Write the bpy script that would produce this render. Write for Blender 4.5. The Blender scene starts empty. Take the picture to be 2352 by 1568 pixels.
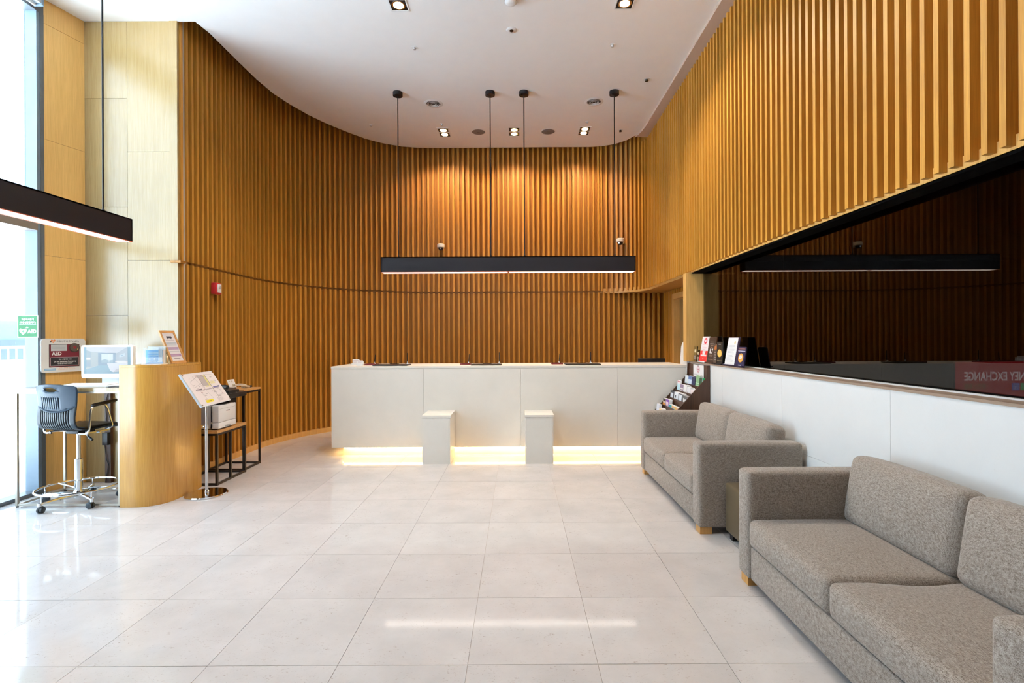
import bpy, bmesh, math, random
from mathutils import Vector, Matrix
random.seed(7)
S = bpy.context.scene
COL = S.collection
R = math.radians

# ------------------------------------------------------------------ camera, sky, exposure
cam_d = bpy.data.cameras.new('camera'); cam = bpy.data.objects.new('camera', cam_d); COL.objects.link(cam)
cam.location = (0, 0, 1.5)
cam_d.sensor_width = 36.0; cam_d.sensor_fit = 'HORIZONTAL'
cam_d.lens = 1161.0 / 2352.0 * 36.0
cam_d.shift_x = -14.0 / 2352.0; cam_d.shift_y = -6.0 / 2352.0
cam.rotation_euler = (Matrix.Rotation(R(90), 3, 'X') @ Matrix.Rotation(-0.005, 3, 'Z')).to_euler()
cam_d.clip_start = 0.05; cam_d.clip_end = 300
S.camera = cam

W = bpy.data.worlds.new('overcast_sky'); S.world = W; W.use_nodes = True
bg = W.node_tree.nodes['Background']
bg.inputs['Color'].default_value = (0.59, 0.80, 1.0, 1); bg.inputs['Strength'].default_value = 4.4
sun_d = bpy.data.lights.new('hazy_sun', 'SUN'); sun = bpy.data.objects.new('hazy_sun', sun_d); COL.objects.link(sun)
sun_d.energy = 74.0; sun_d.angle = R(6); sun_d.color = (0.81, 0.93, 1.0)
sun.rotation_euler = Vector((-0.25, 0.5, -0.75)).to_track_quat('-Z', 'Y').to_euler()
WARM = (1.0, 0.66, 0.34)
SPOT_W = 90.0        # back row downlights
STRIP_E = 4.2         # pendant diffusers
LED_E = 30.0          # strip under the desk
S.view_settings.view_transform = 'Standard'; S.view_settings.look = 'None'
S.view_settings.gamma = 1.0; S.view_settings.use_curve_mapping = False
S.view_settings.exposure = 0.6
try:
    S.cycles.max_bounces = 10; S.cycles.diffuse_bounces = 6; S.cycles.glossy_bounces = 4
    S.cycles.transparent_max_bounces = 12; S.cycles.sample_clamp_indirect = 6.0
    S.cycles.caustics_reflective = False; S.cycles.caustics_refractive = False
    S.cycles.use_denoising = True
except Exception:
    pass

# ------------------------------------------------------------------ materials
MATS = {}
def new_mat(name):
    m = bpy.data.materials.new(name); m.use_nodes = True
    nt = m.node_tree; b = nt.nodes['Principled BSDF']
    MATS[name] = m
    return m, nt, b
def plain(name, col, rough=0.5, metal=0.0, bump=0.0, bscale=200.0, var=0.06, spec=0.5, vscale=6.0):
    m, nt, b = new_mat(name)
    tc = nt.nodes.new('ShaderNodeTexCoord'); n = nt.nodes.new('ShaderNodeTexNoise')
    n.inputs['Scale'].default_value = vscale; n.inputs['Detail'].default_value = 4
    nt.links.new(tc.outputs['Object'], n.inputs['Vector'])
    r = nt.nodes.new('ShaderNodeValToRGB')
    r.color_ramp.elements[0].position = 0.3; r.color_ramp.elements[1].position = 0.7
    r.color_ramp.elements[0].color = tuple(c * (1 - var) for c in col) + (1,)
    r.color_ramp.elements[1].color = tuple(min(1, c * (1 + var)) for c in col) + (1,)
    nt.links.new(n.outputs['Fac'], r.inputs['Fac']); nt.links.new(r.outputs['Color'], b.inputs['Base Color'])
    b.inputs['Roughness'].default_value = rough; b.inputs['Metallic'].default_value = metal
    b.inputs['Specular IOR Level'].default_value = spec
    if bump:
        n2 = nt.nodes.new('ShaderNodeTexNoise'); n2.inputs['Scale'].default_value = bscale
        nt.links.new(tc.outputs['Object'], n2.inputs['Vector'])
        bp = nt.nodes.new('ShaderNodeBump'); bp.inputs['Strength'].default_value = bump; bp.inputs['Distance'].default_value = 0.002
        nt.links.new(n2.outputs['Fac'], bp.inputs['Height']); nt.links.new(bp.outputs['Normal'], b.inputs['Normal'])
    return m
def obj_vec(nt, scale, rnd=True):
    tc = nt.nodes.new('ShaderNodeTexCoord')
    src = tc.outputs['Object']
    if rnd:
        oi = nt.nodes.new('ShaderNodeObjectInfo')
        mu = nt.nodes.new('ShaderNodeMath'); mu.operation = 'MULTIPLY'; mu.inputs[1].default_value = 57.0
        nt.links.new(oi.outputs['Random'], mu.inputs[0])
        ad = nt.nodes.new('ShaderNodeVectorMath'); ad.operation = 'ADD'
        nt.links.new(src, ad.inputs[0]); nt.links.new(mu.outputs[0], ad.inputs[1]); src = ad.outputs[0]
    mp = nt.nodes.new('ShaderNodeMapping'); mp.inputs['Scale'].default_value = scale
    nt.links.new(src, mp.inputs['Vector'])
    return mp.outputs['Vector']
def wood(name, dark, light, rough=0.45, grain=(60, 60, 1.5), fine=(420, 420, 7.0), tint=0.12, rnd=True, bump=0.05):
    m, nt, b = new_mat(name)
    n1 = nt.nodes.new('ShaderNodeTexNoise'); n1.inputs['Scale'].default_value = 1.0; n1.inputs['Detail'].default_value = 5; n1.inputs['Distortion'].default_value = 0.6
    nt.links.new(obj_vec(nt, grain, rnd), n1.inputs['Vector'])
    n2 = nt.nodes.new('ShaderNodeTexNoise'); n2.inputs['Scale'].default_value = 1.0; n2.inputs['Detail'].default_value = 2
    nt.links.new(obj_vec(nt, fine, rnd), n2.inputs['Vector'])
    mx = nt.nodes.new('ShaderNodeMath'); mx.operation = 'MULTIPLY_ADD'; mx.inputs[1].default_value = 0.55
    nt.links.new(n2.outputs['Fac'], mx.inputs[0])
    m2 = nt.nodes.new('ShaderNodeMath'); m2.operation = 'MULTIPLY'; m2.inputs[1].default_value = 0.45
    nt.links.new(n1.outputs['Fac'], m2.inputs[0]); nt.links.new(m2.outputs[0], mx.inputs[2])
    r = nt.nodes.new('ShaderNodeValToRGB'); r.color_ramp.elements[0].position = 0.36; r.color_ramp.elements[1].position = 0.62
    r.color_ramp.elements[0].color = dark + (1,); r.color_ramp.elements[1].color = light + (1,)
    nt.links.new(mx.outputs[0], r.inputs['Fac'])
    out = r.outputs['Color']
    if tint:
        oi = nt.nodes.new('ShaderNodeObjectInfo'); hs = nt.nodes.new('ShaderNodeHueSaturation')
        mr = nt.nodes.new('ShaderNodeMapRange'); mr.inputs['To Min'].default_value = 1 - tint; mr.inputs['To Max'].default_value = 1 + tint
        nt.links.new(oi.outputs['Random'], mr.inputs['Value']); nt.links.new(mr.outputs[0], hs.inputs['Value'])
        nt.links.new(out, hs.inputs['Color']); out = hs.outputs['Color']
    nt.links.new(out, b.inputs['Base Color']); b.inputs['Roughness'].default_value = rough
    bp = nt.nodes.new('ShaderNodeBump'); bp.inputs['Strength'].default_value = bump; bp.inputs['Distance'].default_value = 0.001
    nt.links.new(mx.outputs[0], bp.inputs['Height']); nt.links.new(bp.outputs['Normal'], b.inputs['Normal'])
    return m
def stone(name, base, speck, rough, vein=0.08, speck_amt=1.0, tint=0.04, sp_scale=(38, 70, 60)):
    m, nt, b = new_mat(name)
    v = obj_vec(nt, (1, 1, 1))
    n1 = nt.nodes.new('ShaderNodeTexNoise'); n1.inputs['Scale'].default_value = 3.2; n1.inputs['Detail'].default_value = 8; n1.inputs['Roughness'].default_value = 0.62
    nt.links.new(v, n1.inputs['Vector'])
    r1 = nt.nodes.new('ShaderNodeValToRGB'); r1.color_ramp.elements[0].position = 0.33; r1.color_ramp.elements[1].position = 0.7
    r1.color_ramp.elements[0].color = tuple(c * (1 - vein) for c in base) + (1,)
    r1.color_ramp.elements[1].color = tuple(min(1, c * (1 + vein * 0.6)) for c in base) + (1,)
    nt.links.new(n1.outputs['Fac'], r1.inputs['Fac'])
    # fossil specks: thresholded stretched noise, gated by a broader noise
    n2 = nt.nodes.new('ShaderNodeTexNoise'); n2.inputs['Scale'].default_value = 1.0; n2.inputs['Detail'].default_value = 3; n2.inputs['Distortion'].default_value = 1.2
    nt.links.new(obj_vec(nt, sp_scale), n2.inputs['Vector'])
    r2 = nt.nodes.new('ShaderNodeValToRGB'); r2.color_ramp.elements[0].position = 0.62; r2.color_ramp.elements[1].position = 0.72
    r2.color_ramp.elements[0].color = (0, 0, 0, 1); r2.color_ramp.elements[1].color = (speck_amt,) * 3 + (1,)
    nt.links.new(n2.outputs['Fac'], r2.inputs['Fac'])
    n3 = nt.nodes.new('ShaderNodeTexNoise'); n3.inputs['Scale'].default_value = 7.0; n3.inputs['Detail'].default_value = 2
    nt.links.new(v, n3.inputs['Vector'])
    r3 = nt.nodes.new('ShaderNodeValToRGB'); r3.color_ramp.elements[0].position = 0.42; r3.color_ramp.elements[1].position = 0.62
    r3.color_ramp.elements[0].color = (0.15,) * 3 + (1,); r3.color_ramp.elements[1].color = (1, 1, 1, 1)
    nt.links.new(n3.outputs['Fac'], r3.inputs['Fac'])
    mu = nt.nodes.new('ShaderNodeMath'); mu.operation = 'MULTIPLY'
    nt.links.new(r2.outputs['Color'], mu.inputs[0]); nt.links.new(r3.outputs['Color'], mu.inputs[1])
    mx = nt.nodes.new('ShaderNodeMix'); mx.data_type = 'RGBA'
    nt.links.new(mu.outputs[0], mx.inputs['Factor']); nt.links.new(r1.outputs['Color'], mx.inputs['A']); mx.inputs['B'].default_value = speck + (1,)
    oi = nt.nodes.new('ShaderNodeObjectInfo'); hs = nt.nodes.new('ShaderNodeHueSaturation')
    mr = nt.nodes.new('ShaderNodeMapRange'); mr.inputs['To Min'].default_value = 1 - tint; mr.inputs['To Max'].default_value = 1 + tint
    nt.links.new(oi.outputs['Random'], mr.inputs['Value']); nt.links.new(mr.outputs[0], hs.inputs['Value'])
    nt.links.new(mx.outputs['Result'], hs.inputs['Color']); nt.links.new(hs.outputs['Color'], b.inputs['Base Color'])
    b.inputs['Roughness'].default_value = rough
    return m
def fabric(name, c0, c1):
    m, nt, b = new_mat(name)
    tot = None
    for sc in ((700, 70, 70), (70, 700, 300), (300, 70, 700)):
        n = nt.nodes.new('ShaderNodeTexNoise'); n.inputs['Scale'].default_value = 0.9; n.inputs['Detail'].default_value = 3
        nt.links.new(obj_vec(nt, sc), n.inputs['Vector'])
        if tot is None: tot = n.outputs['Fac']
        else:
            a = nt.nodes.new('ShaderNodeMath'); a.operation = 'ADD'; nt.links.new(tot, a.inputs[0]); nt.links.new(n.outputs['Fac'], a.inputs[1]); tot = a.outputs[0]
    n = nt.nodes.new('ShaderNodeTexNoise'); n.inputs['Scale'].default_value = 330; n.inputs['Detail'].default_value = 1
    tc = nt.nodes.new('ShaderNodeTexCoord'); nt.links.new(tc.outputs['Object'], n.inputs['Vector'])
    a = nt.nodes.new('ShaderNodeMath'); a.operation = 'ADD'; nt.links.new(tot, a.inputs[0]); nt.links.new(n.outputs['Fac'], a.inputs[1])
    d = nt.nodes.new('ShaderNodeMath'); d.operation = 'MULTIPLY'; d.inputs[1].default_value = 0.25; nt.links.new(a.outputs[0], d.inputs[0])
    r = nt.nodes.new('ShaderNodeValToRGB'); r.color_ramp.elements[0].position = 0.40; r.color_ramp.elements[1].position = 0.60
    r.color_ramp.elements[0].color = c0 + (1,); r.color_ramp.elements[1].color = c1 + (1,)
    nt.links.new(d.outputs[0], r.inputs['Fac']); nt.links.new(r.outputs['Color'], b.inputs['Base Color'])
    b.inputs['Roughness'].default_value = 0.95; b.inputs['Specular IOR Level'].default_value = 0.15
    b.inputs['Sheen Weight'].default_value = 0.25; b.inputs['Sheen Roughness'].default_value = 0.5
    bp = nt.nodes.new('ShaderNodeBump'); bp.inputs['Strength'].default_value = 0.35; bp.inputs['Distance'].default_value = 0.002
    nt.links.new(d.outputs[0], bp.inputs['Height']); nt.links.new(bp.outputs['Normal'], b.inputs['Normal'])
    return m
def emis(name, col, strength):
    m = bpy.data.materials.new(name); m.use_nodes = True; nt = m.node_tree
    nt.nodes.remove(nt.nodes['Principled BSDF']); e = nt.nodes.new('ShaderNodeEmission')
    e.inputs['Color'].default_value = col + (1,); e.inputs['Strength'].default_value = strength
    nt.links.new(e.outputs[0], nt.nodes['Material Output'].inputs['Surface']); MATS[name] = m
    return m
def sheet_glass(name, tint, refl=1.0):
    m = bpy.data.materials.new(name); m.use_nodes = True; nt = m.node_tree
    nt.nodes.remove(nt.nodes['Principled BSDF'])
    t = nt.nodes.new('ShaderNodeBsdfTransparent'); t.inputs['Color'].default_value = tint + (1,)
    if refl:
        g = nt.nodes.new('ShaderNodeBsdfGlossy'); g.inputs['Roughness'].default_value = 0.0
        g.inputs['Color'].default_value = (refl,) * 3 + (1,)
        f = nt.nodes.new('ShaderNodeFresnel'); f.inputs['IOR'].default_value = 1.5
        mx = nt.nodes.new('ShaderNodeMixShader'); nt.links.new(f.outputs[0], mx.inputs[0])
        nt.links.new(t.outputs[0], mx.inputs[1]); nt.links.new(g.outputs[0], mx.inputs[2])
        nt.links.new(mx.outputs[0], nt.nodes['Material Output'].inputs['Surface'])
    else:
        nt.links.new(t.outputs[0], nt.nodes['Material Output'].inputs['Surface'])
    MATS[name] = m
    return m
def print_mat(name, rough=0.45, emit=0.0):
    m, nt, b = new_mat(name)
    a = nt.nodes.new('ShaderNodeVertexColor'); a.layer_name = 'ink'
    if emit: b.inputs['Base Color'].default_value = (.02, .02, .025, 1)
    else: nt.links.new(a.outputs['Color'], b.inputs['Base Color']); b.inputs['Roughness'].default_value = rough
    if emit:
        nt.links.new(a.outputs['Color'], b.inputs['Emission Color']); b.inputs['Emission Strength'].default_value = emit
    return m

SLAT = wood('slat_oak', (0.40, 0.165, 0.017), (0.555, 0.265, 0.036), 0.5, tint=0.09)
OAK = wood('oak_veneer', (0.28, 0.182, 0.070), (0.355, 0.245, 0.108), 0.2, tint=0.03)
OAKD = wood('oak_veneer_side', (0.56, 0.30, 0.08), (0.70, 0.41, 0.13), 0.42, tint=0.03)
OAKC = wood('oak_counter', (0.47, 0.22, 0.036), (0.61, 0.325, 0.066), 0.34, tint=0.0)
TABLE = wood('oak_table_top', (0.48, 0.24, 0.075), (0.60, 0.33, 0.12), 0.4, grain=(30, 2, 60), fine=(300, 8, 300), tint=0.04)
BACKING = wood('backing_board', (0.27, 0.11, 0.012), (0.36, 0.155, 0.02), 0.6, tint=0.0)
WALNUT = wood('walnut', (0.045, 0.02, 0.011), (0.095, 0.043, 0.024), 0.4, tint=0.03)
GAPSHADE = wood('gap_shade_brown', (0.16, 0.068, 0.009), (0.22, 0.092, 0.014), 0.6, tint=0.0)  # shade inside the slat joint, put into a dark brown
OAKP = wood('oak_side_panel', (0.68, 0.385, 0.105), (0.80, 0.48, 0.155), 0.4, tint=0.03)
LEDGE = plain('taupe_ledge', (0.30, 0.215, 0.155), 0.45, var=0.04)
FOOTW = wood('honey_foot', (0.55, 0.27, 0.07), (0.66, 0.36, 0.11), 0.4)
TILE = stone('limestone_tile', (0.60, 0.57, 0.555), (0.30, 0.23, 0.18), 0.065, 0.09, 0.8, 0.035, (62, 115, 90))
MATS['limestone_tile'].node_tree.nodes['Principled BSDF'].inputs['Specular IOR Level'].default_value = 0.30
MARBLE = stone('cream_marble', (0.76, 0.725, 0.655), (0.62, 0.55, 0.44), 0.42, 0.035, 0.35, 0.012, (90, 130, 110))
MARBLEW = stone('white_marble', (0.76, 0.765, 0.75), (0.66, 0.64, 0.6), 0.4, 0.03, 0.3, 0.01, (90, 130, 110))
GROUT = plain('grout', (0.44, 0.38, 0.33), 0.8)
MATS['oak_counter'].node_tree.nodes['Principled BSDF'].inputs['Specular IOR Level'].default_value = 0.65
MATS['oak_counter'].node_tree.nodes['Principled BSDF'].inputs['Roughness'].default_value = 0.22
MATS['oak_veneer'].node_tree.nodes['Principled BSDF'].inputs['Specular IOR Level'].default_value = 0.85
PLASTER = plain('white_plaster', (0.88, 0.88, 0.88), 0.75, var=0.01)
PLASTERB = plain('beige_plaster', (0.50, 0.38, 0.30), 0.75, var=0.02)
FABRIC = fabric('woven_sofa_fabric', (0.125, 0.092, 0.069), (0.44, 0.385, 0.335))
LEATHER = plain('olive_leather', (0.105, 0.078, 0.042), 0.42, bump=0.25, bscale=260)
BLACKM = plain('black_metal', (0.010, 0.010, 0.012), 0.5, 0.0, spec=0.3)
DARKM = plain('dark_steel_tube', (0.03, 0.022, 0.018), 0.4, 0.5)
PEND = plain('pendant_black', (0.011, 0.010, 0.013), 0.5, 0.0, spec=0.25)
PENDR = plain('pendant_red_lip', (0.50, 0.10, 0.04), 0.5)
SOFFIT = plain('black_soffit', (0.002, 0.002, 0.002), 0.9, spec=0.05)
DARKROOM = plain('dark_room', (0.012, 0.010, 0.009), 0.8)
ALU = plain('window_aluminium', (0.19, 0.255, 0.32), 0.35, 0.0)
ALUG = plain('window_grey', (0.13, 0.15, 0.17), 0.4)
BRONZE = plain('bronze_transom', (0.25, 0.20, 0.165), 0.45)
SILVER = plain('silver_grey', (0.48, 0.52, 0.55), 0.35)
CHROME = plain('chrome', (0.82, 0.83, 0.85), 0.09, 1.0, var=0.01)
STEEL = plain('brushed_steel', (0.62, 0.63, 0.64), 0.3, 0.65)
DESKLEG = plain('champagne_steel', (0.45, 0.40, 0.33), 0.35, 0.6)
PLASTW = plain('white_plastic', (0.80, 0.81, 0.82), 0.3, var=0.01)
PLASTG = plain('grey_plastic', (0.42, 0.43, 0.44), 0.4)
PLASTB = plain('black_plastic', (0.014, 0.014, 0.015), 0.4)
GRILLE = plain('grille_grey', (0.17, 0.16, 0.155), 0.6)
NAVY = plain('navy_card', (0.018, 0.016, 0.05), 0.35)
BLUEC = plain('blue_grey_plastic', (0.018, 0.036, 0.061), 0.5, spec=0.3)
SLATEC = plain('slate_plastic', (0.011, 0.019, 0.028), 0.5, spec=0.35)
RED = plain('signal_red', (0.50, 0.022, 0.03), 0.4)
MAROON = plain('maroon_leather', (0.16, 0.022, 0.025), 0.4)
GREEN = plain('sign_green', (0.0, 0.40, 0.11), 0.4, var=0.01)
ORANGE = plain('orange_ink', (0.82, 0.26, 0.08), 0.5, var=0.01)
GOLD = plain('gold_ink', (0.80, 0.44, 0.10), 0.4, var=0.01)
WHITEI = plain('white_ink', (0.85, 0.85, 0.85), 0.5, var=0.0)
BLACKI = plain('black_ink', (0.02, 0.02, 0.025), 0.5, var=0.0)
CABLE = plain('beige_cable', (0.62, 0.55, 0.45), 0.5)
RUBBER = plain('caster_rubber', (0.03, 0.036, 0.042), 0.5)
CONC = plain('street_concrete', (0.70, 0.72, 0.74), 0.9)
OUTW = plain('street_white', (0.24, 0.27, 0.30), 0.8)
OUTL = plain('street_pale', (0.40, 0.42, 0.45), 0.8)
OUTB = plain('street_blue', (0.03, 0.055, 0.075), 0.6)
OUTP = plain('street_slate', (0.02, 0.03, 0.055), 0.6)
PRINT = print_mat('printed_ink', 0.6)
SCREEN = print_mat('lit_screen', 0.5, 0.55)
GLOWR = emis('added_glow_red_film', (0.42, 0.012, 0.02), 0.5)  # sign films get an added glow to show through the dark glass
GLOWW = emis('added_glow_white_film', (0.8, 0.72, 0.72), 0.5)
GLOWG = emis('added_glow_green_film', (0.03, 0.3, 0.08), 0.7)
GLOWB = emis('added_glow_blue_film', (0.04, 0.07, 0.35), 0.7)
STRIP = emis('pendant_diffuser', (1.0, 0.88, 0.76), STRIP_E)
LED = emis('warm_led', (1.0, 0.62, 0.22), LED_E)
BULB = emis('downlight_bulb', (1.0, 0.70, 0.36), 9.0)
WGLASS = sheet_glass('window_glass', (0.97, 0.98, 0.98)); WCLEAR = sheet_glass('window_glass_inner', (1, 1, 1), 0)
DGLASS = sheet_glass('smoked_glass', (0.22, 0.20, 0.20), 0.74); DCLEAR = sheet_glass('smoked_glass_inner', (0.9, 0.9, 0.9), 0)
ACRYL = sheet_glass('clear_acrylic', (0.90, 0.93, 0.94)); ACRYL2 = sheet_glass('clear_acrylic_inner', (1, 1, 1), 0)

# ------------------------------------------------------------------ mesh helpers
class MB:
    def __init__(s): s.v = []; s.f = []; s.c = []; s.m = []; s.M = None; s.col = None; s.mi = 0
    def add(s, vs, fs):
        b = len(s.v)
        for p in vs:
            p = Vector(p); s.v.append(tuple(s.M @ p) if s.M else tuple(p))
        for f in fs:
            s.f.append([b + i for i in f]); s.c.append(s.col); s.m.append(s.mi)
        return s
    def box(s, x0, x1, y0, y1, z0, z1):
        x0, x1 = min(x0, x1), max(x0, x1); y0, y1 = min(y0, y1), max(y0, y1); z0, z1 = min(z0, z1), max(z0, z1)
        return s.add([(x0, y0, z0), (x1, y0, z0), (x1, y1, z0), (x0, y1, z0), (x0, y0, z1), (x1, y0, z1), (x1, y1, z1), (x0, y1, z1)],
                     [(0, 3, 2, 1), (4, 5, 6, 7), (0, 1, 5, 4), (1, 2, 6, 5), (2, 3, 7, 6), (3, 0, 4, 7)])
    def prism(s, poly, a, b, axis='z'):
        def P(p, t): return (p[0], p[1], t) if axis == 'z' else ((p[0], t, p[1]) if axis == 'y' else (t, p[0], p[1]))
        n = len(poly)
        area = sum(poly[i][0] * poly[(i + 1) % n][1] - poly[(i + 1) % n][0] * poly[i][1] for i in range(n))
        if (area < 0) != (axis == 'y'): poly = poly[::-1]
        return s.add([P(p, a) for p in poly] + [P(p, b) for p in poly],
                     [tuple(range(n))[::-1], tuple(range(n, 2 * n))] + [(i, (i + 1) % n, n + (i + 1) % n, n + i) for i in range(n)])
    def tube(s, pts, r, n=8, closed=False):
        pts = [Vector(p) for p in pts]; m = len(pts); vs = []; fs = []; ref = None
        rr = r if isinstance(r, (list, tuple)) else [r] * m
        for i, p in enumerate(pts):
            if closed: t = pts[(i + 1) % m] - pts[i - 1]
            else: t = pts[min(i + 1, m - 1)] - pts[max(i - 1, 0)]
            t.normalize()
            if ref is None: ref = Vector((0, 0, 1)) if abs(t.z) < 0.9 else Vector((1, 0, 0))
            u = ref - t * ref.dot(t); u.normalize(); w = t.cross(u); ref = u
            for k in range(n):
                a = 2 * math.pi * k / n; vs.append(p + (u * math.cos(a) + w * math.sin(a)) * rr[i])
        for i in range(m if closed else m - 1):
            for k in range(n):
                j = (i + 1) % m; fs.append((i * n + k, i * n + (k + 1) % n, j * n + (k + 1) % n, j * n + k))
        if not closed: fs += [tuple(range(n))[::-1], tuple(range((m - 1) * n, m * n))]
        return s.add(vs, fs)
    def lathe(s, prof, c=(0, 0, 0), n=20, axis='z', cap=True):
        vs = []; fs = []; m = len(prof)
        for (r, h) in prof:
            for k in range(n):
                a = 2 * math.pi * k / n; x, y = r * math.cos(a), r * math.sin(a)
                p = (x, y, h) if axis == 'z' else ((x, h, -y) if axis == 'y' else (h, x, y))
                vs.append((c[0] + p[0], c[1] + p[1], c[2] + p[2]))
        for i in range(m - 1):
            for k in range(n): fs.append((i * n + k, i * n + (k + 1) % n, (i + 1) * n + (k + 1) % n, (i + 1) * n + k))
        if cap: fs += [tuple(range(n))[::-1], tuple(range((m - 1) * n, m * n))]
        return s.add(vs, fs)
    def rbox(s, c, size, r, seg=2):
        bm = bmesh.new(); bmesh.ops.create_cube(bm, size=1.0)
        for v in bm.verts: v.co = Vector((v.co.x * size[0] + c[0], v.co.y * size[1] + c[1], v.co.z * size[2] + c[2]))
        bmesh.ops.bevel(bm, geom=list(bm.edges), offset=r, segments=seg, affect='EDGES', profile=0.5)
        bm.verts.index_update(); s.add([v.co.copy() for v in bm.verts], [[v.index for v in f.verts] for f in bm.faces]); bm.free()
        return s
    def cushion(s, c, size, r, puff=(0, 0, 0), tilt=0.0, sag=0.0):
        h = [x / 2 for x in size]; T = [-1, -.975, -.93, -.86, -.7, -.45, -.15, .15, .45, .7, .86, .93, .975, 1]
        n = len(T); idx = {}; vs = []; fs = []
        def vid(p):
            k = tuple(round(x, 4) for x in p)
            if k not in idx:
                q = [p[i] * h[i] for i in range(3)]
                inn = [max(-(h[i] - r), min(h[i] - r, q[i])) for i in range(3)]
                d = Vector([q[i] - inn[i] for i in range(3)])
                d = d.normalized() * r if d.length > 1e-9 else d
                o = Vector(inn) + d; w = [max(0.0, 1 - p[i] ** 2) for i in range(3)]
                o.x += puff[0] * p[0] * w[1] * w[2]; o.y += puff[1] * p[1] * w[0] * w[2]; o.z += puff[2] * (p[2] if p[2] > 0 else 0) * w[0] * w[1]
                if sag: o.z -= sag * max(0, p[2]) * math.exp(-((p[0] - .25) / .5) ** 2) * (0.5 + 0.5 * p[1]) ** 2
                if tilt: o = Matrix.Rotation(tilt, 3, 'Y') @ o
                idx[k] = len(vs); vs.append((o.x + c[0], o.y + c[1], o.z + c[2]))
            return idx[k]
        for ax in range(3):
            for sg in (-1, 1):
                a, b = [(1, 2), (2, 0), (0, 1)][ax]
                for i in range(n - 1):
                    for j in range(n - 1):
                        q = []
                        for (u, w) in ((T[i], T[j]), (T[i + 1], T[j]), (T[i + 1], T[j + 1]), (T[i], T[j + 1])):
                            p = [0, 0, 0]; p[ax] = sg; p[a] = u; p[b] = w; q.append(vid(p))
                        fs.append(q if sg > 0 else q[::-1])
        return s.add(vs, fs)
    def rect(s, x0, y0, x1, y1, z, col):
        s.col = col; s.add([(x0, y0, z), (x1, y0, z), (x1, y1, z), (x0, y1, z)], [(0, 1, 2, 3)]); return s
    def poly(s, pts, z, col):
        s.col = col; s.add([(p[0], p[1], z) for p in pts], [tuple(range(len(pts)))]); return s
    def disc(s, x, y, rx, ry, z, col, n=24):
        return s.poly([(x + rx * math.cos(2 * math.pi * k / n), y + ry * math.sin(2 * math.pi * k / n)) for k in range(n)], z, col)
    def line(s, x0, y0, x1, y1, w, z, col):
        d = Vector((x1 - x0, y1 - y0)); d.normalize(); q = Vector((-d.y, d.x)) * w / 2
        return s.poly([(x0 - q.x, y0 - q.y), (x1 - q.x, y1 - q.y), (x1 + q.x, y1 + q.y), (x0 + q.x, y0 + q.y)], z, col)
    def mesh(s, name, mats, off=None, smooth=True):
        me = bpy.data.meshes.new(name)
        vs = s.v if off is None else [(p[0] - off[0], p[1] - off[1], p[2] - off[2]) for p in s.v]
        me.from_pydata(vs, [], s.f)
        for m in (mats if isinstance(mats, (list, tuple)) else [mats]): me.materials.append(m)
        me.polygons.foreach_set('material_index', s.m)
        if any(c is not None for c in s.c):
            at = me.color_attributes.new('ink', 'FLOAT_COLOR', 'CORNER')
            for p, c in zip(me.polygons, s.c):
                c = (c or (1, 1, 1))
                for li in p.loop_indices: at.data[li].color = (c[0], c[1], c[2], 1)
        me.update()
        if smooth:
            me.polygons.foreach_set('use_smooth', [True] * len(me.polygons)); me.set_sharp_from_angle(angle=R(38))
        return me
def link(name, me, parent=None, loc=(0, 0, 0)):
    o = bpy.data.objects.new(name, me); COL.objects.link(o); o.location = loc
    if parent is not None: o.parent = parent
    return o
def wpos(o):
    p = Vector(o.location)
    while o.parent: o = o.parent; p = p + Vector(o.location)
    return p
def part(name, mb, mats, parent, local=False, smooth=True):
    """a part; mb holds world coordinates unless local (then the parent's own frame)"""
    return link(name, mb.mesh(name, mats, None if local else wpos(parent), smooth), parent)
def tag(o, label, cat, group=None, kind=None):
    o['label'] = label; o['category'] = cat
    if group: o['group'] = group
    if kind: o['kind'] = kind
    return o
def thing(name, label, cat, loc, rz=0, group=None):
    o = bpy.data.objects.new(name, None); COL.objects.link(o); o.location = loc; o.rotation_euler = (0, 0, rz)
    o.empty_display_size = 0.1
    return tag(o, label, cat, group)
def solid(name, mb, mats, label, cat, group=None, smooth=True):
    xs = [p[0] for p in mb.v]; ys = [p[1] for p in mb.v]; zs = [p[2] for p in mb.v]
    loc = ((min(xs) + max(xs)) / 2, (min(ys) + max(ys)) / 2, min(zs))
    return tag(link(name, mb.mesh(name, mats, loc, smooth), None, loc), label, cat, group)
def struct(name, mb, mats, smooth=True):
    o = link(name, mb.mesh(name, mats, None, smooth)); o['kind'] = 'structure'; return o
def dup(root, loc, label):
    r = root.copy(); COL.objects.link(r); r.location = loc; r['label'] = label
    for ch in list(root.children):
        c = ch.copy(); COL.objects.link(c); c.parent = r
        for g in ch.children:
            d = g.copy(); COL.objects.link(d); d.parent = c
    return r
def frame(o, u, v):
    """matrix of a plane: origin o, reading direction u, up direction v"""
    u = Vector(u).normalized(); v = Vector(v); v = (v - u * v.dot(u)).normalized(); n = u.cross(v)
    return Matrix(((u.x, v.x, n.x, o[0]), (u.y, v.y, n.y, o[1]), (u.z, v.z, n.z, o[2]), (0, 0, 0, 1)))
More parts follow.
